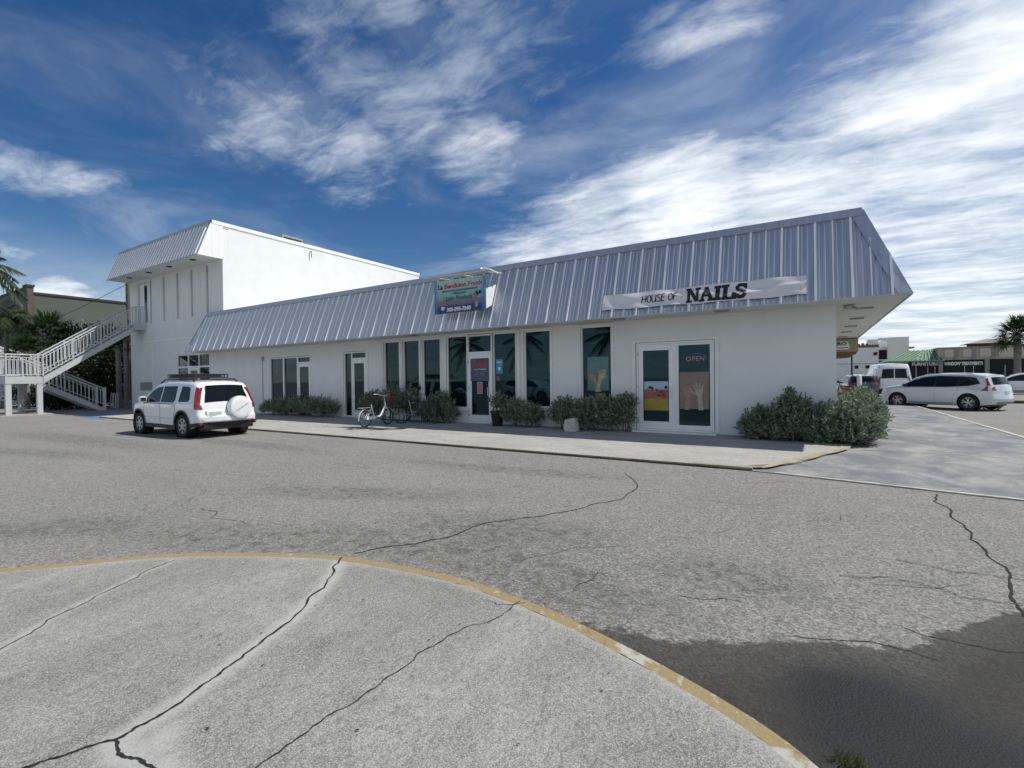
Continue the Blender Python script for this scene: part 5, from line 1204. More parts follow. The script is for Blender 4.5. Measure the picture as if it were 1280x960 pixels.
def compact_suv(label, loc, rot):
    t = thing('parked_car', label, 'car', loc, rot)
    top = [(-2.16, .40), (-2.22, .47), (-2.22, .62), (-2.18, .66), (-2.13, .74), (-2.11, .98), (-2.00, 1.30), (-1.90, 1.52), (-1.80, 1.60), (-1.45, 1.645), (-.8, 1.67), (-.1, 1.655), (.32, 1.60), (.58, 1.51), (.85, 1.33), (1.18, 1.09), (1.32, 1.04), (1.75, .97), (2.03, .88), (2.15, .77), (2.20, .60), (2.21, .42), (2.15, .30)]
    c = CarShape(top, .27, 2.64, .345, .425, .885, .98, .25, .20, .05, .035, .10)
    c.body(M['white_car'], t)
    loc_box(t, 'underbody', M['black'], -1.95, 2.0, -.70, .70, .22, .95)
    # side glass: front door, rear door, quarter
    c.side_patch('window_surround', [(-1.98, .99), (-1.88, 1.42), (-1.70, 1.53), (-.8, 1.575), (-.1, 1.565), (.36, 1.50), (.62, 1.39), (1.02, 1.08), (1.00, 1.02)], .004, M['white_car'], t)
    c.side_patch('side_window', [(-.03, 1.03), (-.03, 1.50), (.30, 1.47), (.56, 1.37), (.95, 1.06), (.90, 1.03)], .010, M['car_glass'], t)
    c.side_patch('side_window', [(-.86, 1.03), (-.92, 1.10), (-.88, 1.51), (-.10, 1.505), (-.10, 1.03)], .010, M['car_glass'], t)
    c.side_patch('side_window', [(-1.66, 1.06), (-1.72, 1.12), (-1.62, 1.45), (-1.52, 1.49), (-1.15, 1.505), (-1.12, 1.08), (-1.16, 1.05)], .010, M['car_glass'], t)
    side_line(c, t, [(-.065, 1.02), (-.065, 1.52)], .06); side_line(c, t, [(-.065, 1.02), (-.06, .36)], .014)
    side_line(c, t, [(.93, 1.02), (.98, .80), (.93, .36)], .014); side_line(c, t, [(-.93, 1.5), (-.95, .98), (-.93, .78), (-.86, .60)], .014)
    side_line(c, t, [(-.90, .985), (1.0, 1.0)], .02, 'belt_moulding'); side_line(c, t, [(-.86, .55), (.92, .58)], .012, 'side_moulding', mat='slit')
    c.side_patch('sill_cladding', [(-.86, .255), (.88, .255), (.86, .38), (-.84, .36)], .012, M['black'], t)
    for sgn in (1, -1):
        for cx in (1.32, -1.32):
            mb = MB(); L = []; Q = []; K = 18
            for k in range(K + 1):
                a = -.22 + (math.pi + .44) * k / K; r0_, r1_ = .420, .475
                for lst, r_ in ((L, r0_), (Q, r1_)): px, pz = cx + r_ * math.cos(a), .345 + r_ * math.sin(a); lst.append((px, sgn * (c.W(px, max(pz, .27)) + .012), pz))
            mb.add(L + Q, [(i, i + 1, K + 2 + i, K + 1 + i) for i in range(K)]); mb.build('wheel_arch', M['black'], t, local=True)
            mb = MB(); mb.lathe([(.424, -.25 * 1), (.424, 0)], (cx, sgn * .87 + (.0 if sgn > 0 else .25), .345), 'y', 24); mb.build('wheel_well', M['black'], t, local=True)
            wheel(t, cx, sgn * .765, .345, .22, sgn, 7, two=False)
    for x in (.12, -.80): 
        for sgn in (1, -1): loc_box(t, 'door_handle', M['white_car'], x - .09, x + .09, sgn * .895 - .015, sgn * .895 + .02, .90, .935, .008)
    # rear
    c.band_patch('rear_window', (-2.095, 1.02), (-1.925, 1.50), -.86, .86, .012, M['car_glass'], t, inset=(0, .06))
    for sgn in (1, -1):
        a, b = (.91, 1.0) if sgn > 0 else (-1.0, -.91)
        c.band_patch('tail_lamp', (-2.115, .84), (-1.93, 1.46), a, b, .016, M['tail'], t, K=3)
        c.side_patch('tail_lamp', [(-2.12, .84), (-2.11, .98), (-2.00, 1.30), (-1.93, 1.45), (-1.87, 1.49), (-1.94, 1.20), (-2.01, .84)], .018, M['tail'], t, sides=(sgn,), step=.03)
        c.side_patch('lamp_clear', [(-2.10, .90), (-2.07, 1.02), (-1.98, 1.02), (-2.0, .90)], .017, M['lamp_clear'], t, sides=(sgn,))
        c.side_patch('lamp_clear', [(-1.97, 1.36), (-1.93, 1.45), (-1.88, 1.48), (-1.90, 1.34)], .017, M['lamp_clear'], t, sides=(sgn,))
        loc_box(t, 'bumper_reflector', M['tail'], -2.225, -2.17, sgn * .78 - .07, sgn * .78 + .05, .41, .46, .01)
    c.band_patch('rear_bumper', (-2.15, .38), (-2.225, .47), -1, 1, .014, M['black'], t); 
    c.side_patch('rear_bumper', [(-2.20, .36), (-1.74, .30), (-1.76, .42), (-2.21, .47)], .016, M['black'], t)
    loc_box(t, 'bumper_step', M['black'], -2.22, -1.9, -.72, .72, .24, .44, .03)
    c.band_patch('bumper_top', (-2.22, .50), (-2.225, .62), -1.0, 1.0, .018, M['white_car'], t)
    loc_box(t, 'number_plate', M['plate'], -2.255, -2.235, .24, .56, .60, .76); loc_box(t, 'plate_recess', M['white_car'], -2.235, -2.16, .16, .64, .565, .80, .02)
    text_mesh('Y76 RPL', .085, M['green_print'], t, Matrix.Translation((-2.258, .40, .65)) @ Matrix.Rotation(R(-90), 4, 'Z') @ Matrix.Rotation(R(90), 4, 'X'), name='plate_lettering') if False else None
    # spare wheel in a white cover
    m = MB(); m.lathe([(0, -.235), (.20, -.235), (.285, -.228), (.325, -.21), (.345, -.16), (.345, -.03), (.33, .0)], (-2.18, -.27, .86), 'x', 36); sp = m.build('spare_wheel_cover', M['white_car'], t, 40, local=True); fix_normals(sp)
    m = MB(); m.lathe([(.348, -.035), (.352, .0), (.33, .03)], (-2.18, -.27, .86), 'x', 36); m.build('cover_rim', M['black'], sp, local=True)
    m = MB(); 
    for k in range(9):
        q = -.17 + k * .043; y_ = -.27 - q; z_ = .86 + q * .62; m.box(-2.419, -2.416, y_ - .016, y_ + .014, z_ - .014, z_ + .022)
    m.build('cover_lettering', M['louver'], sp, local=True)
    m = MB(); m.tube([(-2.10, .35, 1.06), (-2.10, .02, 1.07)], .012, 5); m.build('wiper', M['black'], t, local=True)
    m = MB(); m.box(-2.150, -2.140, .22, .55, .905, .93); m.box(-2.150, -2.140, .26, .5, .85, .87); m.build('badge', M['chrome'], t, local=True)
    # front, mirrors
    c.band_patch('windscreen', (1.15, 1.12), (.62, 1.49), -.86, .86, .010, M['car_glass'], t, inset=(0, .04))
    c.band_patch('grille', (2.16, .74), (2.20, .62), -.45, .45, .01, M['black'], t)
    for sgn in (1, -1):
        c.side_patch('headlamp', [(1.88, .76), (2.10, .70), (2.08, .82), (1.92, .90)], .008, M['lamp_clear'], t, sides=(sgn,))
        m = MB(); m.box(.74, .88, min(sgn * .88, sgn * 1.07), max(sgn * .88, sgn * 1.07), 1.03, 1.20); o = m.build('wing_mirror', M['white_car'], t, local=True)
        bm = bmesh.new(); bm.from_mesh(o.data); bmesh.ops.bevel(bm, geom=bm.edges[:], offset=.035, segments=3, affect='EDGES', profile=.5); bm.to_mesh(o.data); bm.free()
        m = MB(); m.box(.728, .742, min(sgn * .91, sgn * 1.05), max(sgn * .91, sgn * 1.05), 1.06, 1.17); m.build('mirror_glass', M['black'], o, local=True)
    # roof rails and basket
    for sgn in (1, -1):
        m = MB(); m.tube([(-1.55, sgn * .62, 1.64), (-1.40, sgn * .62, 1.71), (.15, sgn * .62, 1.71), (.42, sgn * .62, 1.60)], .022, 6); m.build('roof_rail', M['black'], t, local=True)
    rk = thing('roof_basket', 'black steel luggage basket fixed on the roof of the white compact car', 'roof rack', (0, 0, 0))
    rk.location = loc; rk.rotation_euler = (0, 0, rot)
    m = MB()
    for z_ in (1.765, 1.86): m.tube([(-1.25, -.52, z_), (.22, -.52, z_), (.32, -.40, z_), (.32, .40, z_), (.22, .52, z_), (-1.25, .52, z_), (-1.25, -.52, z_)], .016, 6)
    m.build('rim_tube', M['black'], rk, local=True)
    for k in range(13): m = MB(); x = -1.22 + k * .122; m.box(x - .012, x + .012, -.52, .52, 1.755, 1.768); m.build('floor_bar', M['black'], rk, local=True)
    for sgn in (1, -1):
        for k in range(9): m = MB(); x = -1.22 + k * .18; m.box(x - .009, x + .009, sgn * .52 - .008, sgn * .52 + .008, 1.765, 1.86); m.build('upright', M['black'], rk, local=True)
    for k in range(10): m = MB(); y = -.5 + k * .111; m.box(-1.258, -1.242, y - .008, y + .008, 1.765, 1.86); m.build('upright', M['black'], rk, local=True)
    m = MB(); m.box(-.9, .28, -.46, .46, 1.77, 1.84); m.build('cargo_pad', M['black'], rk, local=True)
    return t
compact_suv('white compact off-roader with a covered spare wheel on its tailgate and a black roof basket', (-17.35, -5.55, 0), R(181.5))

def wagon(label, loc, rot, paint='silver_car', name='parked_car', cat='car', group=None):
    t = thing(name, label, cat, loc, rot, group)
    top = [(-2.20, .30), (-2.27, .40), (-2.29, .58), (-2.24, .70), (-2.22, .98), (-2.17, 1.12), (-2.06, 1.34), (-1.98, 1.50), (-2.0, 1.565), (-1.60, 1.625), (-.9, 1.665), (-.2, 1.67), (.35, 1.62), (.75, 1.49), (1.10, 1.27), (1.32, 1.13), (1.6, 1.09), (2.0, 1.02), (2.25, .92), (2.34, .76), (2.37, .50), (2.30, .30)]
    top[8] = (-1.97, 1.560)
    c = CarShape(top, .24, 2.87, .365, .425, .945, 1.0, .33, .22, .10, .03, .10, plan=.16)
    c.body(M[paint], t); loc_box(t, 'underbody', M['black'], -2.0, 2.1, -.74, .74, .20, .90)
    c.side_patch('window_surround', [(-1.85, 1.20), (-1.66, 1.47), (-1.2, 1.53), (-.2, 1.565), (.36, 1.50), (.76, 1.37), (1.24, 1.09), (1.1, 1.045), (-.6, 1.05), (-1.4, 1.10)], .004, M['black'], t)
    c.side_patch('side_window', [(-.12, 1.07), (-.12, 1.53), (.34, 1.475), (.72, 1.35), (1.14, 1.10), (1.05, 1.07)], .009, M['car_glass'], t)
    c.side_patch('side_window', [(-1.02, 1.09), (-1.02, 1.50), (-.20, 1.53), (-.20, 1.07)], .009, M['car_glass'], t)
    c.side_patch('side_window', [(-1.76, 1.20), (-1.60, 1.45), (-1.10, 1.51), (-1.10, 1.10), (-1.35, 1.12)], .009, M['car_glass'], t)
    side_line(c, t, [(-.16, 1.05), (-.14, .36)], .012, mat='slit'); side_line(c, t, [(1.06, 1.04), (1.08, .75), (1.0, .36)], .012, mat='slit'); side_line(c, t, [(-1.05, 1.08), (-1.06, .9), (-.92, .62)], .012, mat='slit')
    side_line(c, t, [(-.9, .30), (.95, .30)], .08, 'sill', mat='slit')
    for sgn in (1, -1):
        for cx in (1.435, -1.435):
            mb = MB(); mb.lathe([(.423, -.25), (.423, 0)], (cx, sgn * .93 + (.0 if sgn > 0 else .25), .365), 'y', 24); mb.build('wheel_well', M['black'], t, local=True)
            wheel(t, cx, sgn * .825, .365, .23, sgn, 5, .68)
        for x in (.05, -.85): loc_box(t, 'door_handle', M[paint], x - .1, x + .1, sgn * .95 - .012, sgn * .95 + .018, .93, .955, .006)
        a, b = (.82, 1.0) if sgn > 0 else (-1.0, -.82)
        c.band_patch('tail_lamp', (-2.225, .90), (-2.19, 1.06), a, b, .014, M['tail'], t, K=3)
        c.side_patch('tail_lamp', [(-2.22, .90), (-2.17, 1.10), (-2.06, 1.33), (-2.00, 1.46), (-1.97, 1.44), (-2.04, 1.24), (-2.06, 1.10), (-1.98, .98), (-1.86, .90)], .014, M['tail'], t, sides=(sgn,))
        c.side_patch('headlamp', [(1.9, .80), (2.20, .72), (2.20, .84), (2.0, .90)], .008, M['lamp_clear'], t, sides=(sgn,))
        m = MB(); m.box(.95, 1.09, min(sgn * .93, sgn * 1.10), max(sgn * .93, sgn * 1.10), 1.06, 1.20); o = m.build('wing_mirror', M['black'], t, local=True)
        m = MB(); m.tube([(-1.6, sgn * .60, 1.60), (-1.4, sgn * .60, 1.655), (.2, sgn * .60, 1.66), (.4, sgn * .60, 1.61)], .018, 6); m.build('roof_rail', M['galv'], t, local=True)
    c.band_patch('rear_window', (-2.155, 1.14), (-2.0, 1.46), -.84, .84, .012, M['car_glass'], t, inset=(0, .06))
    c.band_patch('number_plate', (-2.24, .76), (-2.23, .88), -.20, .20, .012, M['plate'], t, K=3)
    c.band_patch('rear_diffuser', (-2.22, .31), (-2.275, .42), -.8, .8, .01, M['slit'], t)
    c.band_patch('windscreen', (1.30, 1.12), (.78, 1.455), -.86, .86, .010, M['car_glass'], t, inset=(0, .04))
    return t
wagon('silver-white estate car with red boomerang tail lamps crossing at the end of the painted pavement', (4.85, 17.4, -.05), R(142.3))

van = thing('parked_van', 'white high van seen from behind, parked left of the silver-white estate car', 'van', (4.15, 31.5, -.05), R(93.5))
prof = [(-2.6, .45), (-2.68, .6), (-2.68, 1.2), (-2.62, 2.1), (-2.45, 2.36), (-1.5, 2.42), (.9, 2.40), (1.4, 2.2), (2.0, 1.5), (2.7, 1.15), (2.85, .8), (2.85, .4)]
cv = CarShape(prof, .40, 3.3, .35, .42, 1.02, 1.2, .14, .15, .03, .03, .12)
cv.body(M['white_car'], van); loc_box(van, 'underbody', M['black'], -2.4, 2.6, -.85, .85, .3, .9)
cv.band_patch('rear_window', (-2.67, 1.38), (-2.63, 2.02), -.84, -.04, .02, M['car_glass'], van); cv.band_patch('rear_window', (-2.67, 1.38), (-2.63, 2.02), .04, .84, .02, M['car_glass'], van)
cv.band_patch('rear_bumper', (-2.62, .42), (-2.69, .68), -1, 1, .05, M['black'], van)
for sgn in (1, -1):
    a, b = (.88, 1.0) if sgn > 0 else (-1.0, -.88); cv.band_patch('tail_lamp', (-2.68, .9), (-2.66, 1.5), a, b, .02, M['tail'], van, K=2)
    cv.side_patch('side_window', [(-2.3, 1.35), (-2.25, 2.05), (-.9, 2.1), (-.9, 1.35)], .01, M['car_glass'], van, sides=(sgn,))
    for cx in (1.65, -1.65): wheel(van, cx, sgn * .86, .35, .24, sgn, 6)
m = MB(); m.box(-2.74, -2.72, -.08, .08, 1.10, 1.16); m.build('door_handle', M['black'], van, local=True)
wagon('dark parked car just left of the white van', (2.35, 30.5, -.05), R(97), 'dark_car')
wagon('white car parked at the right edge before the shop fronts', (13.6, 39.9, -.05), R(170), 'white_car')
wagon('dark car whose roof shows above the silver-white estate car', (11.2, 50.6, -.05), R(175), 'dark_car')
wagon('white car reflected in the two tall windows right of the food shop door', (-18.0, -17.5, 0), R(4), 'white_car', group=None)
feather_palm('palm across the lot reflected in the third narrow window', -26.9, -21.5, 4.9, 18, 2.0, 'palms reflected in the windows', 31, .15)
feather_palm('palm across the lot reflected beside the food shop door', -20.6, -21.0, 5.0, 18, 2.1, 'palms reflected in the windows', 32, .15)
feather_palm('palm across the lot reflected in the poster window', -12.6, -20.0, 4.8, 18, 2.1, 'palms reflected in the windows', 33, .15)

# bicycle ------------------------------------------------------------
def torus_pts(c, r, ax, n=28):
    return [Vector(c) + (ax[0] * math.cos(2 * math.pi * k / n) + ax[1] * math.sin(2 * math.pi * k / n)) * r for k in range(n + 1)]
bike = thing('bicycle', 'white step-through bicycle with a brown wicker basket parked on the sidewalk', 'bicycle', (-12.42, -2.75, .13), R(97))
rw_ = .25; wbk = 1.08; AX = (Vector((1, 0, 0)), Vector((0, 0, 1)))
for x, nm in ((0, 'rear'), (wbk, 'front')):
    m = MB(); m.tube(torus_pts((x, 0, rw_ + .02), rw_, AX), .024, 8, False); tw = m.build('wheel', M['rubber'], bike, 30, local=True)
    m = MB(); m.tube(torus_pts((x, 0, rw_ + .02), rw_ - .03, AX), .008, 5, False)
    for k in range(14): a = 2 * math.pi * k / 14; m.tube([(x, .02 * (-1) ** k, rw_ + .02), (x + (rw_ - .03) * math.cos(a), 0, rw_ + .02 + (rw_ - .03) * math.sin(a))], .0025, 3)
    m.tube([(x, -.04, rw_ + .02), (x, .04, rw_ + .02)], .022, 8); m.build('rim', M['galv'], tw, local=True)
    m = MB(); arc = [(x + (rw_ + .045) * math.cos(a), 0, rw_ + .02 + (rw_ + .045) * math.sin(a)) for a in (np.linspace(.5, math.pi + .15, 14) if x == 0 else np.linspace(.1, math.pi - .15, 12))]
    m.ribbon(arc, .055, (0, 1, 0)); L_ = []; 
    mm_ = MB(); n_ = len(arc); mm_.add([(p[0], -.03, p[2]) for p in arc] + [(p[0], .03, p[2]) for p in arc], [(i, n_ + i, n_ + i + 1, i + 1) for i in range(n_ - 1)]); mm_.build('fender', M['white_gloss'], bike, local=True)
m = MB(); bb = (.42, 0, .27)
m.tube([(wbk - .13, 0, .78), (wbk - .11, 0, .60)], .022, 8); m.tube([(wbk - .12, 0, .66), (.72, 0, .34), (.50, 0, .28), bb], .022, 8); m.tube([(wbk - .11, 0, .60), (.66, 0, .28)], .016, 8)
m.tube([bb, (.28, 0, .72)], .018, 8)
for s_ in (1, -1): m.tube([bb, (0, s_ * .05, rw_ + .02)], .011, 6); m.tube([(.31, 0, .62), (0, s_ * .05, rw_ + .02)], .010, 6); m.tube([(wbk - .11, s_ * .03, .60), (wbk - .02, s_ * .05, .45), (wbk, s_ * .05, rw_ + .02)], .012, 6)
m.build('frame', M['white_gloss'], bike, 40, local=True)
m = MB(); m.tube([(wbk - .14, 0, .76), (wbk - .17, 0, .95)], .014, 6); m.tube([(wbk - .36, -.28, 1.02), (wbk - .22, -.25, 1.02), (wbk - .15, -.08, .97), (wbk - .15, .08, .97), (wbk - .22, .25, 1.02), (wbk - .36, .28, 1.02)], .012, 6); m.build('handlebar', M['galv'], bike, local=True)
m = MB(); m.tube([(.27, 0, .74), (.26, 0, .80)], .014, 6); m.add([(.02, -.12, .86), (.02, .12, .86), (.20, .09, .84), (.42, .02, .82), (.42, -.02, .82), (.20, -.09, .84), (.06, -.08, .80), (.06, .08, .80), (.4, 0, .79)], [(0, 1, 2, 5), (5, 2, 3, 4), (0, 6, 7, 1), (1, 7, 2), (2, 7, 8, 3), (0, 5, 6), (5, 4, 8, 6), (6, 8, 7), (3, 8, 4)]); m.build('saddle', M['black'], bike, local=True)
m = MB(); bx0, bx1 = wbk - .08, wbk + .24
for z_ in np.linspace(.70, .94, 8): f_ = (z_ - .70) / .24 * .03; m.tube([(bx0 - f_ * .3, -.14 - f_, z_), (bx1 + f_, -.14 - f_, z_), (bx1 + f_, .14 + f_, z_), (bx0 - f_ * .3, .14 + f_, z_), (bx0 - f_ * .3, -.14 - f_, z_)], .014, 5)
m.box(bx0, bx1, -.14, .14, .69, .71); m.build('basket', M['basket'], bike, local=True)
m = MB(); m.lathe([(.05, -.012), (.095, -.012), (.095, .012), (.05, .012)], (bb[0], -.05, bb[2]), 'y', 18); m.tube([(bb[0], -.08, bb[2]), (bb[0] + .14, -.08, bb[2] - .08), (bb[0] + .14, -.15, bb[2] - .08)], .010, 5); m.tube([(bb[0], .08, bb[2]), (bb[0] - .14, .08, bb[2] + .08), (bb[0] - .14, .15, bb[2] + .08)], .010, 5); m.build('crank', M['galv'], bike, local=True)
m = MB(); m.box(.0, .44, -.065, -.055, .24, .34); m.build('chain_guard', M['white_gloss'], bike, local=True)
m = MB(); m.tube([(-.28, -.06, .62), (.2, -.06, .62)], .007, 5); m.tube([(-.28, .06, .62), (.2, .06, .62)], .007, 5); m.tube([(-.02, .05, .30), (-.05, .06, .62)], .006, 5); m.build('carrier', M['galv'], bike, local=True)
m = MB(); m.tube([(.2, .04, .22), (.12, .20, -.0)], .010, 5); m.build('kickstand', M['galv'], bike, local=True)

rack = thing('bicycle_rack', 'dark metal bar rack standing between the bicycle and the entrance shrub', 'bicycle rack', (-12.5, -.75, .13))
RX0, RX1, RY = -13.95, -11.15, -.80
m = MB(); m.tube([(RX0, RY, .86), (RX1, RY, .86)], .022, 6); m.tube([(RX0, RY, .20), (RX1, RY, .20)], .018, 6); m.tube([(RX0, RY + .35, .16), (RX1, RY + .35, .16)], .018, 6); m.build('rail', M['rack_metal'], rack)
for k in range(17): x = RX0 + (RX1 - RX0) * k / 16; m = MB(); m.tube([(x, RY, .20), (x, RY, .86)], .020 if k % 4 == 0 else .010, 5); m.build('bar', M['rack_metal'], rack)
for x in (RX0, RX1): m = MB(); m.tube([(x, RY - .15, .14), (x, RY, .86), (x, RY + .35, .14)], .022, 6); m.build('leg', M['rack_metal'], rack)
bk2 = thing('bicycle', 'grey bicycle parked in the dark metal rack, partly hidden by plants', 'bicycle', (-12.35, -1.25, .13), R(62))
for x in (0, 1.02): m = MB(); m.tube(torus_pts((x, 0, .30), .28, AX), .016, 6, False); m.build('wheel', M['rubber'], bk2, local=True)
m = MB(); m.tube([(0, 0, .30), (.38, 0, .29), (.90, 0, .72), (1.02, 0, .30)], .016, 6); m.tube([(.38, 0, .29), (.26, 0, .82)], .016, 6); m.tube([(.88, 0, .68), (.86, 0, .95)], .014, 6); m.tube([(.29, 0, .68), (.9, 0, .78)], .015, 6); m.build('frame', M['galv'], bk2, local=True)
m = MB(); m.tube([(.78, -.28, .98), (.86, -.1, .95), (.86, .1, .95), (.78, .28, .98)], .012, 6); m.build('handlebar', M['black'], bk2, local=True)
m = MB(); m.box(.12, .36, -.06, .06, .82, .87); m.build('saddle', M['black'], bk2, local=True)

# lock box hanging on the pillar between windows
lk = thing('lock_box', 'small black key lock box hanging on the white pillar between narrow windows', 'lock box', (-12.60, -.05, 1.3))
m = MB(); m.box(-12.65, -12.57, -.10, -.042, 1.25, 1.38); m.build('case', M['black'], lk); m = MB(); m.tube([(-12.64, -.06, 1.38), (-12.64, -.06, 1.48), (-12.58, -.06, 1.48), (-12.58, -.06, 1.38)], .008, 5); m.build('shackle', M['black'], lk)

# ------------------------------------------------------------------ background buildings on the left
gb = thing('grey_building', 'large grey-green building with a dark parapet edge behind the palms on the left', 'building', (-62, 10, 0))
m = MB(); m.box(-84, -62, 1.46, 42, 0, 10.05); m.build('main_wall', M['bldg_grey'], gb)
m = MB(); m.box(-84.1, -61.9, 1.5, 42.1, 10.05, 10.25); m.build('parapet_edge', M['bldg_cap'], gb)
m = MB(); m.box(-62.9, -61.94, 1.0, 1.44, 0, 10.7); m.build('corner_pier', pmat('brown_pier', (.10, .085, .07), .9), gb)
m = MB(); m.box(-63.0, -61.85, .92, 1.5, 10.7, 10.9); m.build('pier_cap', M['bldg_cap'], gb)
m = MB(); m.box(-86, -62.9, 1.15, 1.45, 0, 10.6); m.build('front_wall', M['bldg_grey'], gb)
m = MB(); m.box(-86, -62.95, 1.08, 1.45, 10.6, 10.8); m.build('parapet_edge', M['bldg_cap'], gb)
for y in (10, 20): m = MB(); m.box(-62.0, -61.9, y, y + 2.2, 6.8, 8.1); m.build('window', M['car_glass'], gb)
th = thing('tiled_house', 'low house with a pale tiled hip roof behind the landing at the left edge', 'house', (-56, -5.2, 0))
m = MB(); m.box(-60, -53.5, -9, -1.2, 0, 3.7); m.build('wall', pmat('blue_grey_wall', (.10, .12, .14), .9), th)
m = MB(); ap = [(-60.5, -9.5, 3.7), (-53, -9.5, 3.7), (-53, -.7, 3.7), (-60.5, -.7, 3.7), (-56.7, -6.0, 5.1), (-56.7, -3.2, 5.1)]
m.add(ap, [(0, 1, 4), (1, 2, 5, 4), (2, 3, 5), (3, 0, 4, 5), (0, 3, 2, 1)]); m.build('roof', M['tile_roof'], th)
for r0 in range(7):
    for k in range(26):
        z_ = 3.76 + r0 * .19; f_ = (z_ - 3.7) / 1.4; ya, yb2 = -9.5 + f_ * 3.5, -.7 - f_ * 2.5; y = ya + (yb2 - ya) * (k + .5 * (r0 % 2)) / 26; x = -53 - f_ * 3.7
        if -6.5 < y < yb2 - .25: m = MB(); m.box(x - .28, x + .03, y, y + .24, z_ - .02, z_ + .05); m.build('roof_tile', M['white_print'] if (k + r0) % 3 else M['tile_roof'], th)
m = MB(); m.tube([(-52.95, -.72, 3.78), (-56.6, -3.2, 5.16)], .09, 6); m.build('hip_cap', M['white_print'], th)
m = MB(); m.box(-53.49, -53.4, -6, -4.4, 1.0, 2.3); m.build('window', M['car_glass'], th)
lw = thing('low_kerb_wall', 'low pale retaining kerb with a yellow painted stretch seen under the stair landing', 'kerb wall', (-48, -6, 0))
m = MB(); m.box(-51.5, -51, -14, -2.5, 0, .45); m.build('wall', M['walk'], lw); m = MB(); m.box(-50.99, -50.9, -5.6, -4.2, .05, .5); m.build('painted_stretch', M['kerb_yellow'], lw)
hg = leafy_tree('hedge', 'dark hedge behind the low kerb wall under the stair landing', -52.3, -7, 1.2, [(-52.4, -9, .8, .4, 2.2, .7), (-52.4, -5.5, .8, .4, 2.2, .7), (-50.5, -1.4, 1.1, .9, 1.6, 1.2)], 3600, .2, 'dark_leaf', trunk=.05, cat='hedge')
leafy_tree('background_tree', 'leafy tree in front of the grey building behind the tower stairs', -55, 6.5, 6, [(-55, 5, 4.4, 2.0, 2.6, 1.9), (-54, 9, 4.2, 2.0, 2.6, 2.2), (-54, 2.5, 3.4, 1.8, 2.0, 1.8), (-54, 6, 1.6, 2.2, 4.5, 1.6)], 8000, .34, 'dark_leaf', trunk=.2)

# ------------------------------------------------------------------ background buildings on the right
fs_ = thing('shop_row', 'beige shop row with a green metal hip roof and signs reading FURNITURE and WINDOW TREATMENTS', 'building', (11, 56, 0))
Yb = 56.0
m = MB(); m.box(7.0, 30, Yb + .3, 70, 0, 3.1); m.build('wall', M['beige'], fs_)
m = MB(); m.box(11.15, 30, Yb - .2, 70, 3.10, 4.36); m.build('fascia', M['beige'], fs_)
m = MB(); m.box(11.1, 30, Yb - .3, 70, 4.36, 4.46); m.build('coping', M['taupe'], fs_)
for x in (11.55, 13.0, 14.35): m = MB(); m.box(x + .12, x + 1.0, Yb - .26, Yb - .2, 3.38, 4.22); m.build('fascia_panel', M['beige_pale'], fs_)
for x in (15.9, 17.6): m = MB(); m.box(x, x + 1.4, Yb - .26, Yb - .2, 3.3, 4.3); m.build('fascia_panel', M['beige_pale'], fs_)
for x in (11.32, 14.98, 18.9, 23): m = MB(); m.box(x - .16, x + .18, Yb - .5, Yb, 0, 3.10); m.build('column', M['taupe'], fs_)
for x in (12.6, 14.0, 15.5): m = MB(); m.box(x - .17, x + .17, Yb - .28, Yb - .2, 3.1, 4.4); m.build('pilaster', M['taupe'], fs_)
for a, b in ((8.7, 11.16), (11.5, 14.82), (15.16, 18.7)): m = MB(); m.box(a, b, Yb - .1, Yb + .3, .1, 3.08); m.build('shop_window', M['dark'], fs_)
for x in (9.3, 10.3, 10.9, 13.3, 14.0, 16.4, 17.5): m = MB(); m.box(x - .02, x + .02, Yb - .14, Yb - .1, .1, 2.45); m.build('mullion', M['trim'], fs_)
text_mesh('FURNITURE', .50, M['white_print'], fs_, FRONT(10.06, Yb - .15, 2.56), bold=.028, extrude=.01, xscale=.86)
text_mesh('WINDOW TREATMENTS', .46, M['white_print'], fs_, FRONT(13.2, Yb - .15, 2.54), bold=.024, extrude=.01, xscale=.60)
m = MB(); m.add([(6.6, Yb - .8, 3.05), (11.6, Yb - .8, 3.05), (11.15, Yb + 1.6, 4.28), (9.0, Yb + 1.6, 4.28), (6.6, Yb + 9, 3.05), (9, Yb + 7, 4.28)], [(0, 1, 2, 3), (4, 0, 3, 5)]); m.build('green_roof', M['green_metal'], fs_)
for k in range(13):
    f0 = k / 12; xa = 7.0 + f0 * 4.5; xb = 9.05 + f0 * 2.05 if xa > 9.0 else xa + 2.0; tt = 1.0
    m = MB(); m.tube([(xa, Yb - .8, 3.08), (min(xb, 11.1), Yb + 1.6, 4.31)], .075, 4); m.build('roof_rib', M['green_rib'], fs_)
m = MB(); m.box(6.6, 11.6, Yb - .85, Yb - .75, 2.98, 3.08); m.build('gutter', M['taupe'], fs_)
m = MB(); m.box(7.0, 8.7, Yb + .2, Yb + .3, 0, 3.0); m.build('end_wall', M['beige_pale'], fs_); m = MB(); m.lathe([(0, 0), (.26, 0)], (8.35, Yb + .15, 2.55), 'y', 14); m.build('round_vent', M['brown'], fs_)
tr_ = thing('cupola_roof', 'small hipped cupola roof rising behind the right end of the beige shop row', 'roof', (16, 62, 4.4))
m = MB(); m.box(14.9, 18.2, 60, 63, 4.4, 4.95); m.build('wall', M['brown'], tr_); m = MB(); m.add([(14.3, 59.4, 4.95), (18.8, 59.4, 4.95), (18.8, 63.6, 4.95), (14.3, 63.6, 4.95), (16.2, 61, 5.5), (17, 62, 5.5)], [(0, 1, 5, 4), (1, 2, 5), (2, 3, 4, 5), (3, 0, 4), (0, 3, 2, 1)]); m.build('roof', M['taupe'], tr_)
wb_ = thing('white_block', 'pale three-storey block with dark stair openings behind the white van', 'building', (8, 80, 0))
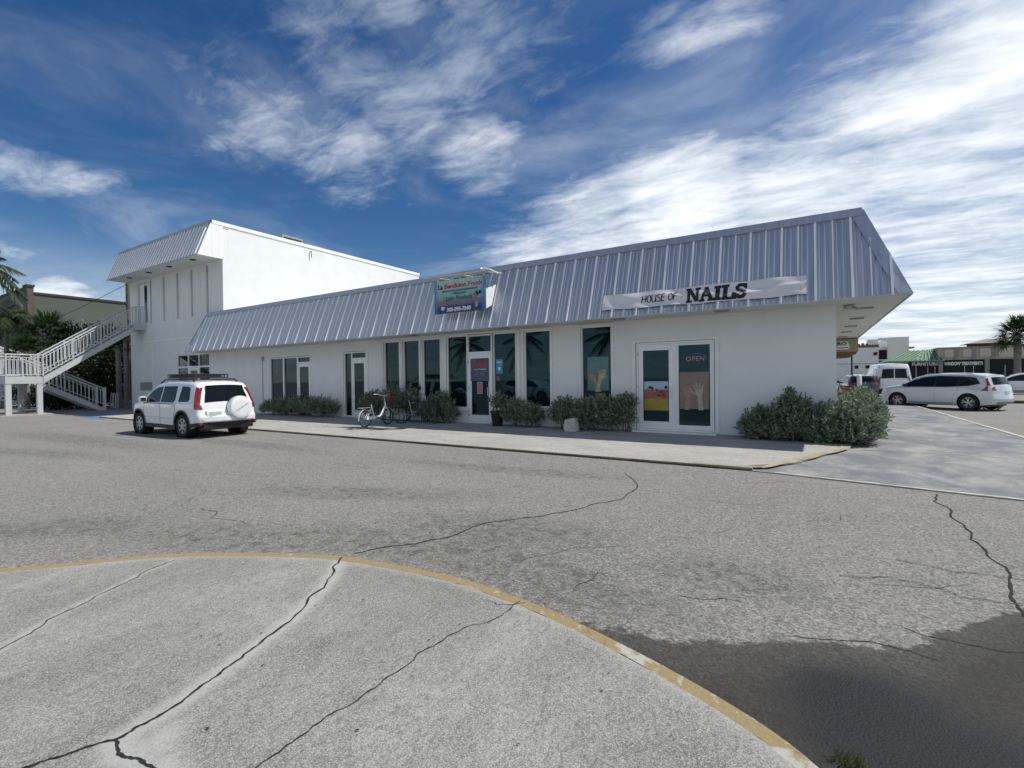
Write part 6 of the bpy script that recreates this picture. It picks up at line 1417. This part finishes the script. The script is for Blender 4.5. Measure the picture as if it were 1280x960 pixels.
m = MB(); m.box(-6, 8.25, 80, 95, 0, 5.9); m.build('low_wing', M['cream_wall'], wb_); m = MB(); m.box(-6, 8.3, 79.9, 80.0, 5.9, 6.25); m.build('brown_edge', M['brown'], wb_)
m = MB(); m.box(9.35, 11.9, 80, 95, 0, 7.3); m.build('tall_wing', M['cream_wall'], wb_)
m = MB(); m.box(8.25, 9.35, 80.8, 95, 0, 5.9); m.build('stair_bay', M['cream_wall'], wb_); m = MB(); m.box(8.25, 9.35, 80, 80.7, 6.9, 7.25); m.box(6.95, 8.2, 80, 83, 5.9, 7.1); m.build('stair_head', M['cream_wall'], wb_)
for z_ in (1.2, 3.0, 4.7): m = MB(); m.box(8.3, 9.3, 80.7, 80.8, z_ - .7, z_ + .75); m.build('stair_opening', M['dark'], wb_)
for z_ in (3.9,): m = MB(); m.box(8.3, 9.3, 80.4, 80.5, z_ - .06, z_ + .06); m.build('balcony_rail', M['trim'], wb_)
m = MB(); m.box(11.9, 12.6, 80.5, 83, 5.55, 5.8); m.build('canopy', M['taupe'], wb_)
for k in range(5): m = MB(); m.box(5.0 + k * .55, 5.4 + k * .55, 80.2, 80.6, 6.25, 6.6 - .1 * (k % 2)); m.build('roof_clutter', M['brown'] if k % 2 else M['tail'], wb_)
for z_, xx_ in ((2.6, 5.2), (2.6, 6.6), (4.6, 7.6)): m = MB(); m.box(xx_, xx_ + .5, 79.95, 80, z_, z_ + .5); m.build('window', M['car_glass'], wb_)
m = MB(); m.box(-6, 8.25, 79.95, 80.0, 3.35, 3.42); m.build('floor_line', M['taupe'], wb_)
feather_dummy = fan_palm('dark cabbage palm at the right edge of the picture', 14.9, 46.5, 5.0, 70, 1.15, None, 41, .24, zb=-.05, stalk=1.0)

ck = thing('far_kerb', 'raised planted kerb strip under the cabbage palm on the right', 'kerb', (13, 45, 0))
m = MB(); m.box(10.8, 30, 42.5, 50, -.1, .12); m.build('slab', M['walk'], ck)
ck2 = MB(); ck2.box(5.9, 30, 23.5, 23.9, -.1, .10); c2 = thing('lot_kerb', 'dark low kerb crossing behind the silver-white estate car', 'kerb', (10, 23.7, 0)); ck2.build('kerb_stone', M['kerb_dirty'], c2)
lpst = thing('lamp_post', 'thin black lamp post with a square head by the rear corner of the shop', 'lamp post', (1.97, 29.5, 0))
m = MB(); m.tube([(1.97, 29.5, -.05), (1.97, 29.5, 3.1)], .055, 8); m.build('post', M['black'], lpst); m = MB(); m.box(1.72, 2.22, 29.3, 29.7, 3.1, 3.5); m.build('lamp_head', M['black'], lpst)
bo = thing('bollard', 'short pale round bollard beside the black lamp post', 'bollard', (2.3, 28, 0)); m = MB(); m.lathe([(.14, -.05), (.14, 1.5), (.1, 1.58), (0, 1.6)], (2.3, 28, 0), 'z', 12); m.build('post', M['cream_wall'], bo, 30)
sc1 = thing('red_scooter', 'red motor scooter parked near the rear corner of the shop', 'scooter', (1.45, 27.0, 0), R(20))
for x in (0, 1.2): m = MB(); m.tube(torus_pts((x, 0, .27), .22, AX, 16), .06, 6, False); m.build('wheel', M['rubber'], sc1, local=True)
m = MB(); m.prism([(-.1, -.12, .45), (.35, -.12, .30), (.85, -.12, .28), (1.0, -.12, .85), (.92, -.12, .9), (.78, -.12, .40), (.5, -.12, .45), (.35, -.12, .78), (-.3, -.12, .75)], (0, .24, 0)); m.build('body', M['tail'], sc1, local=True)
m = MB(); m.box(-.3, .38, -.13, .13, .78, .86); m.build('saddle', M['black'], sc1, local=True); m = MB(); m.tube([(.92, -.3, 1.02), (.95, 0, .95), (.92, .3, 1.02)], .02, 5); m.build('handlebar', M['galv'], sc1, local=True)
gw = MB(); cc = (-.34, -10.78)
for _ in range(60):
    a = random.uniform(0, 6.28); r_ = random.uniform(0, .05); x = cc[0] + r_ * math.cos(a) * 1.6; y = cc[1] + r_ * math.sin(a) * .8; h = random.uniform(.03, .09); dx, dy = random.gauss(0, .03), random.gauss(0, .03)
    gw.add([(x - .003, y, 0), (x + .003, y, 0), (x + dx, y + dy, h)], [(0, 1, 2)])
g_ = gw.build('weeds', M['weed'], None, local=True); tag(g_, 'small tuft of grass growing at the foot of the yellow kerb', 'grass', kind='stuff')
lm = MB()
for _ in range(520):
    if random.random() < .75: x = random.uniform(-21.5, .6); y = -.75 - abs(random.gauss(0, .35)); z = wz(x, y) + .006
    elif random.random() < .3: x, y, z = random.uniform(-4.2, -.6), random.uniform(-12.2, -10.7), .106
    else: x, y, z = random.uniform(-8, 1.0), random.uniform(-10, -5), .008
    r_ = random.uniform(.004, .013); a = random.uniform(0, 3); lm.add([(x + r_ * math.cos(a), y + r_ * math.sin(a), z), (x - r_ * .4 * math.sin(a), y + r_ * .4 * math.cos(a), z + .002), (x - r_ * math.cos(a), y - r_ * math.sin(a), z), (x + r_ * .4 * math.sin(a), y - r_ * .4 * math.cos(a), z + .001)], [(0, 1, 2, 3)])
l_ = lm.build('leaf_litter', M['crack'], None, local=True); tag(l_, 'tiny dark bits of leaf litter scattered on the pavement', 'litter', kind='stuff')
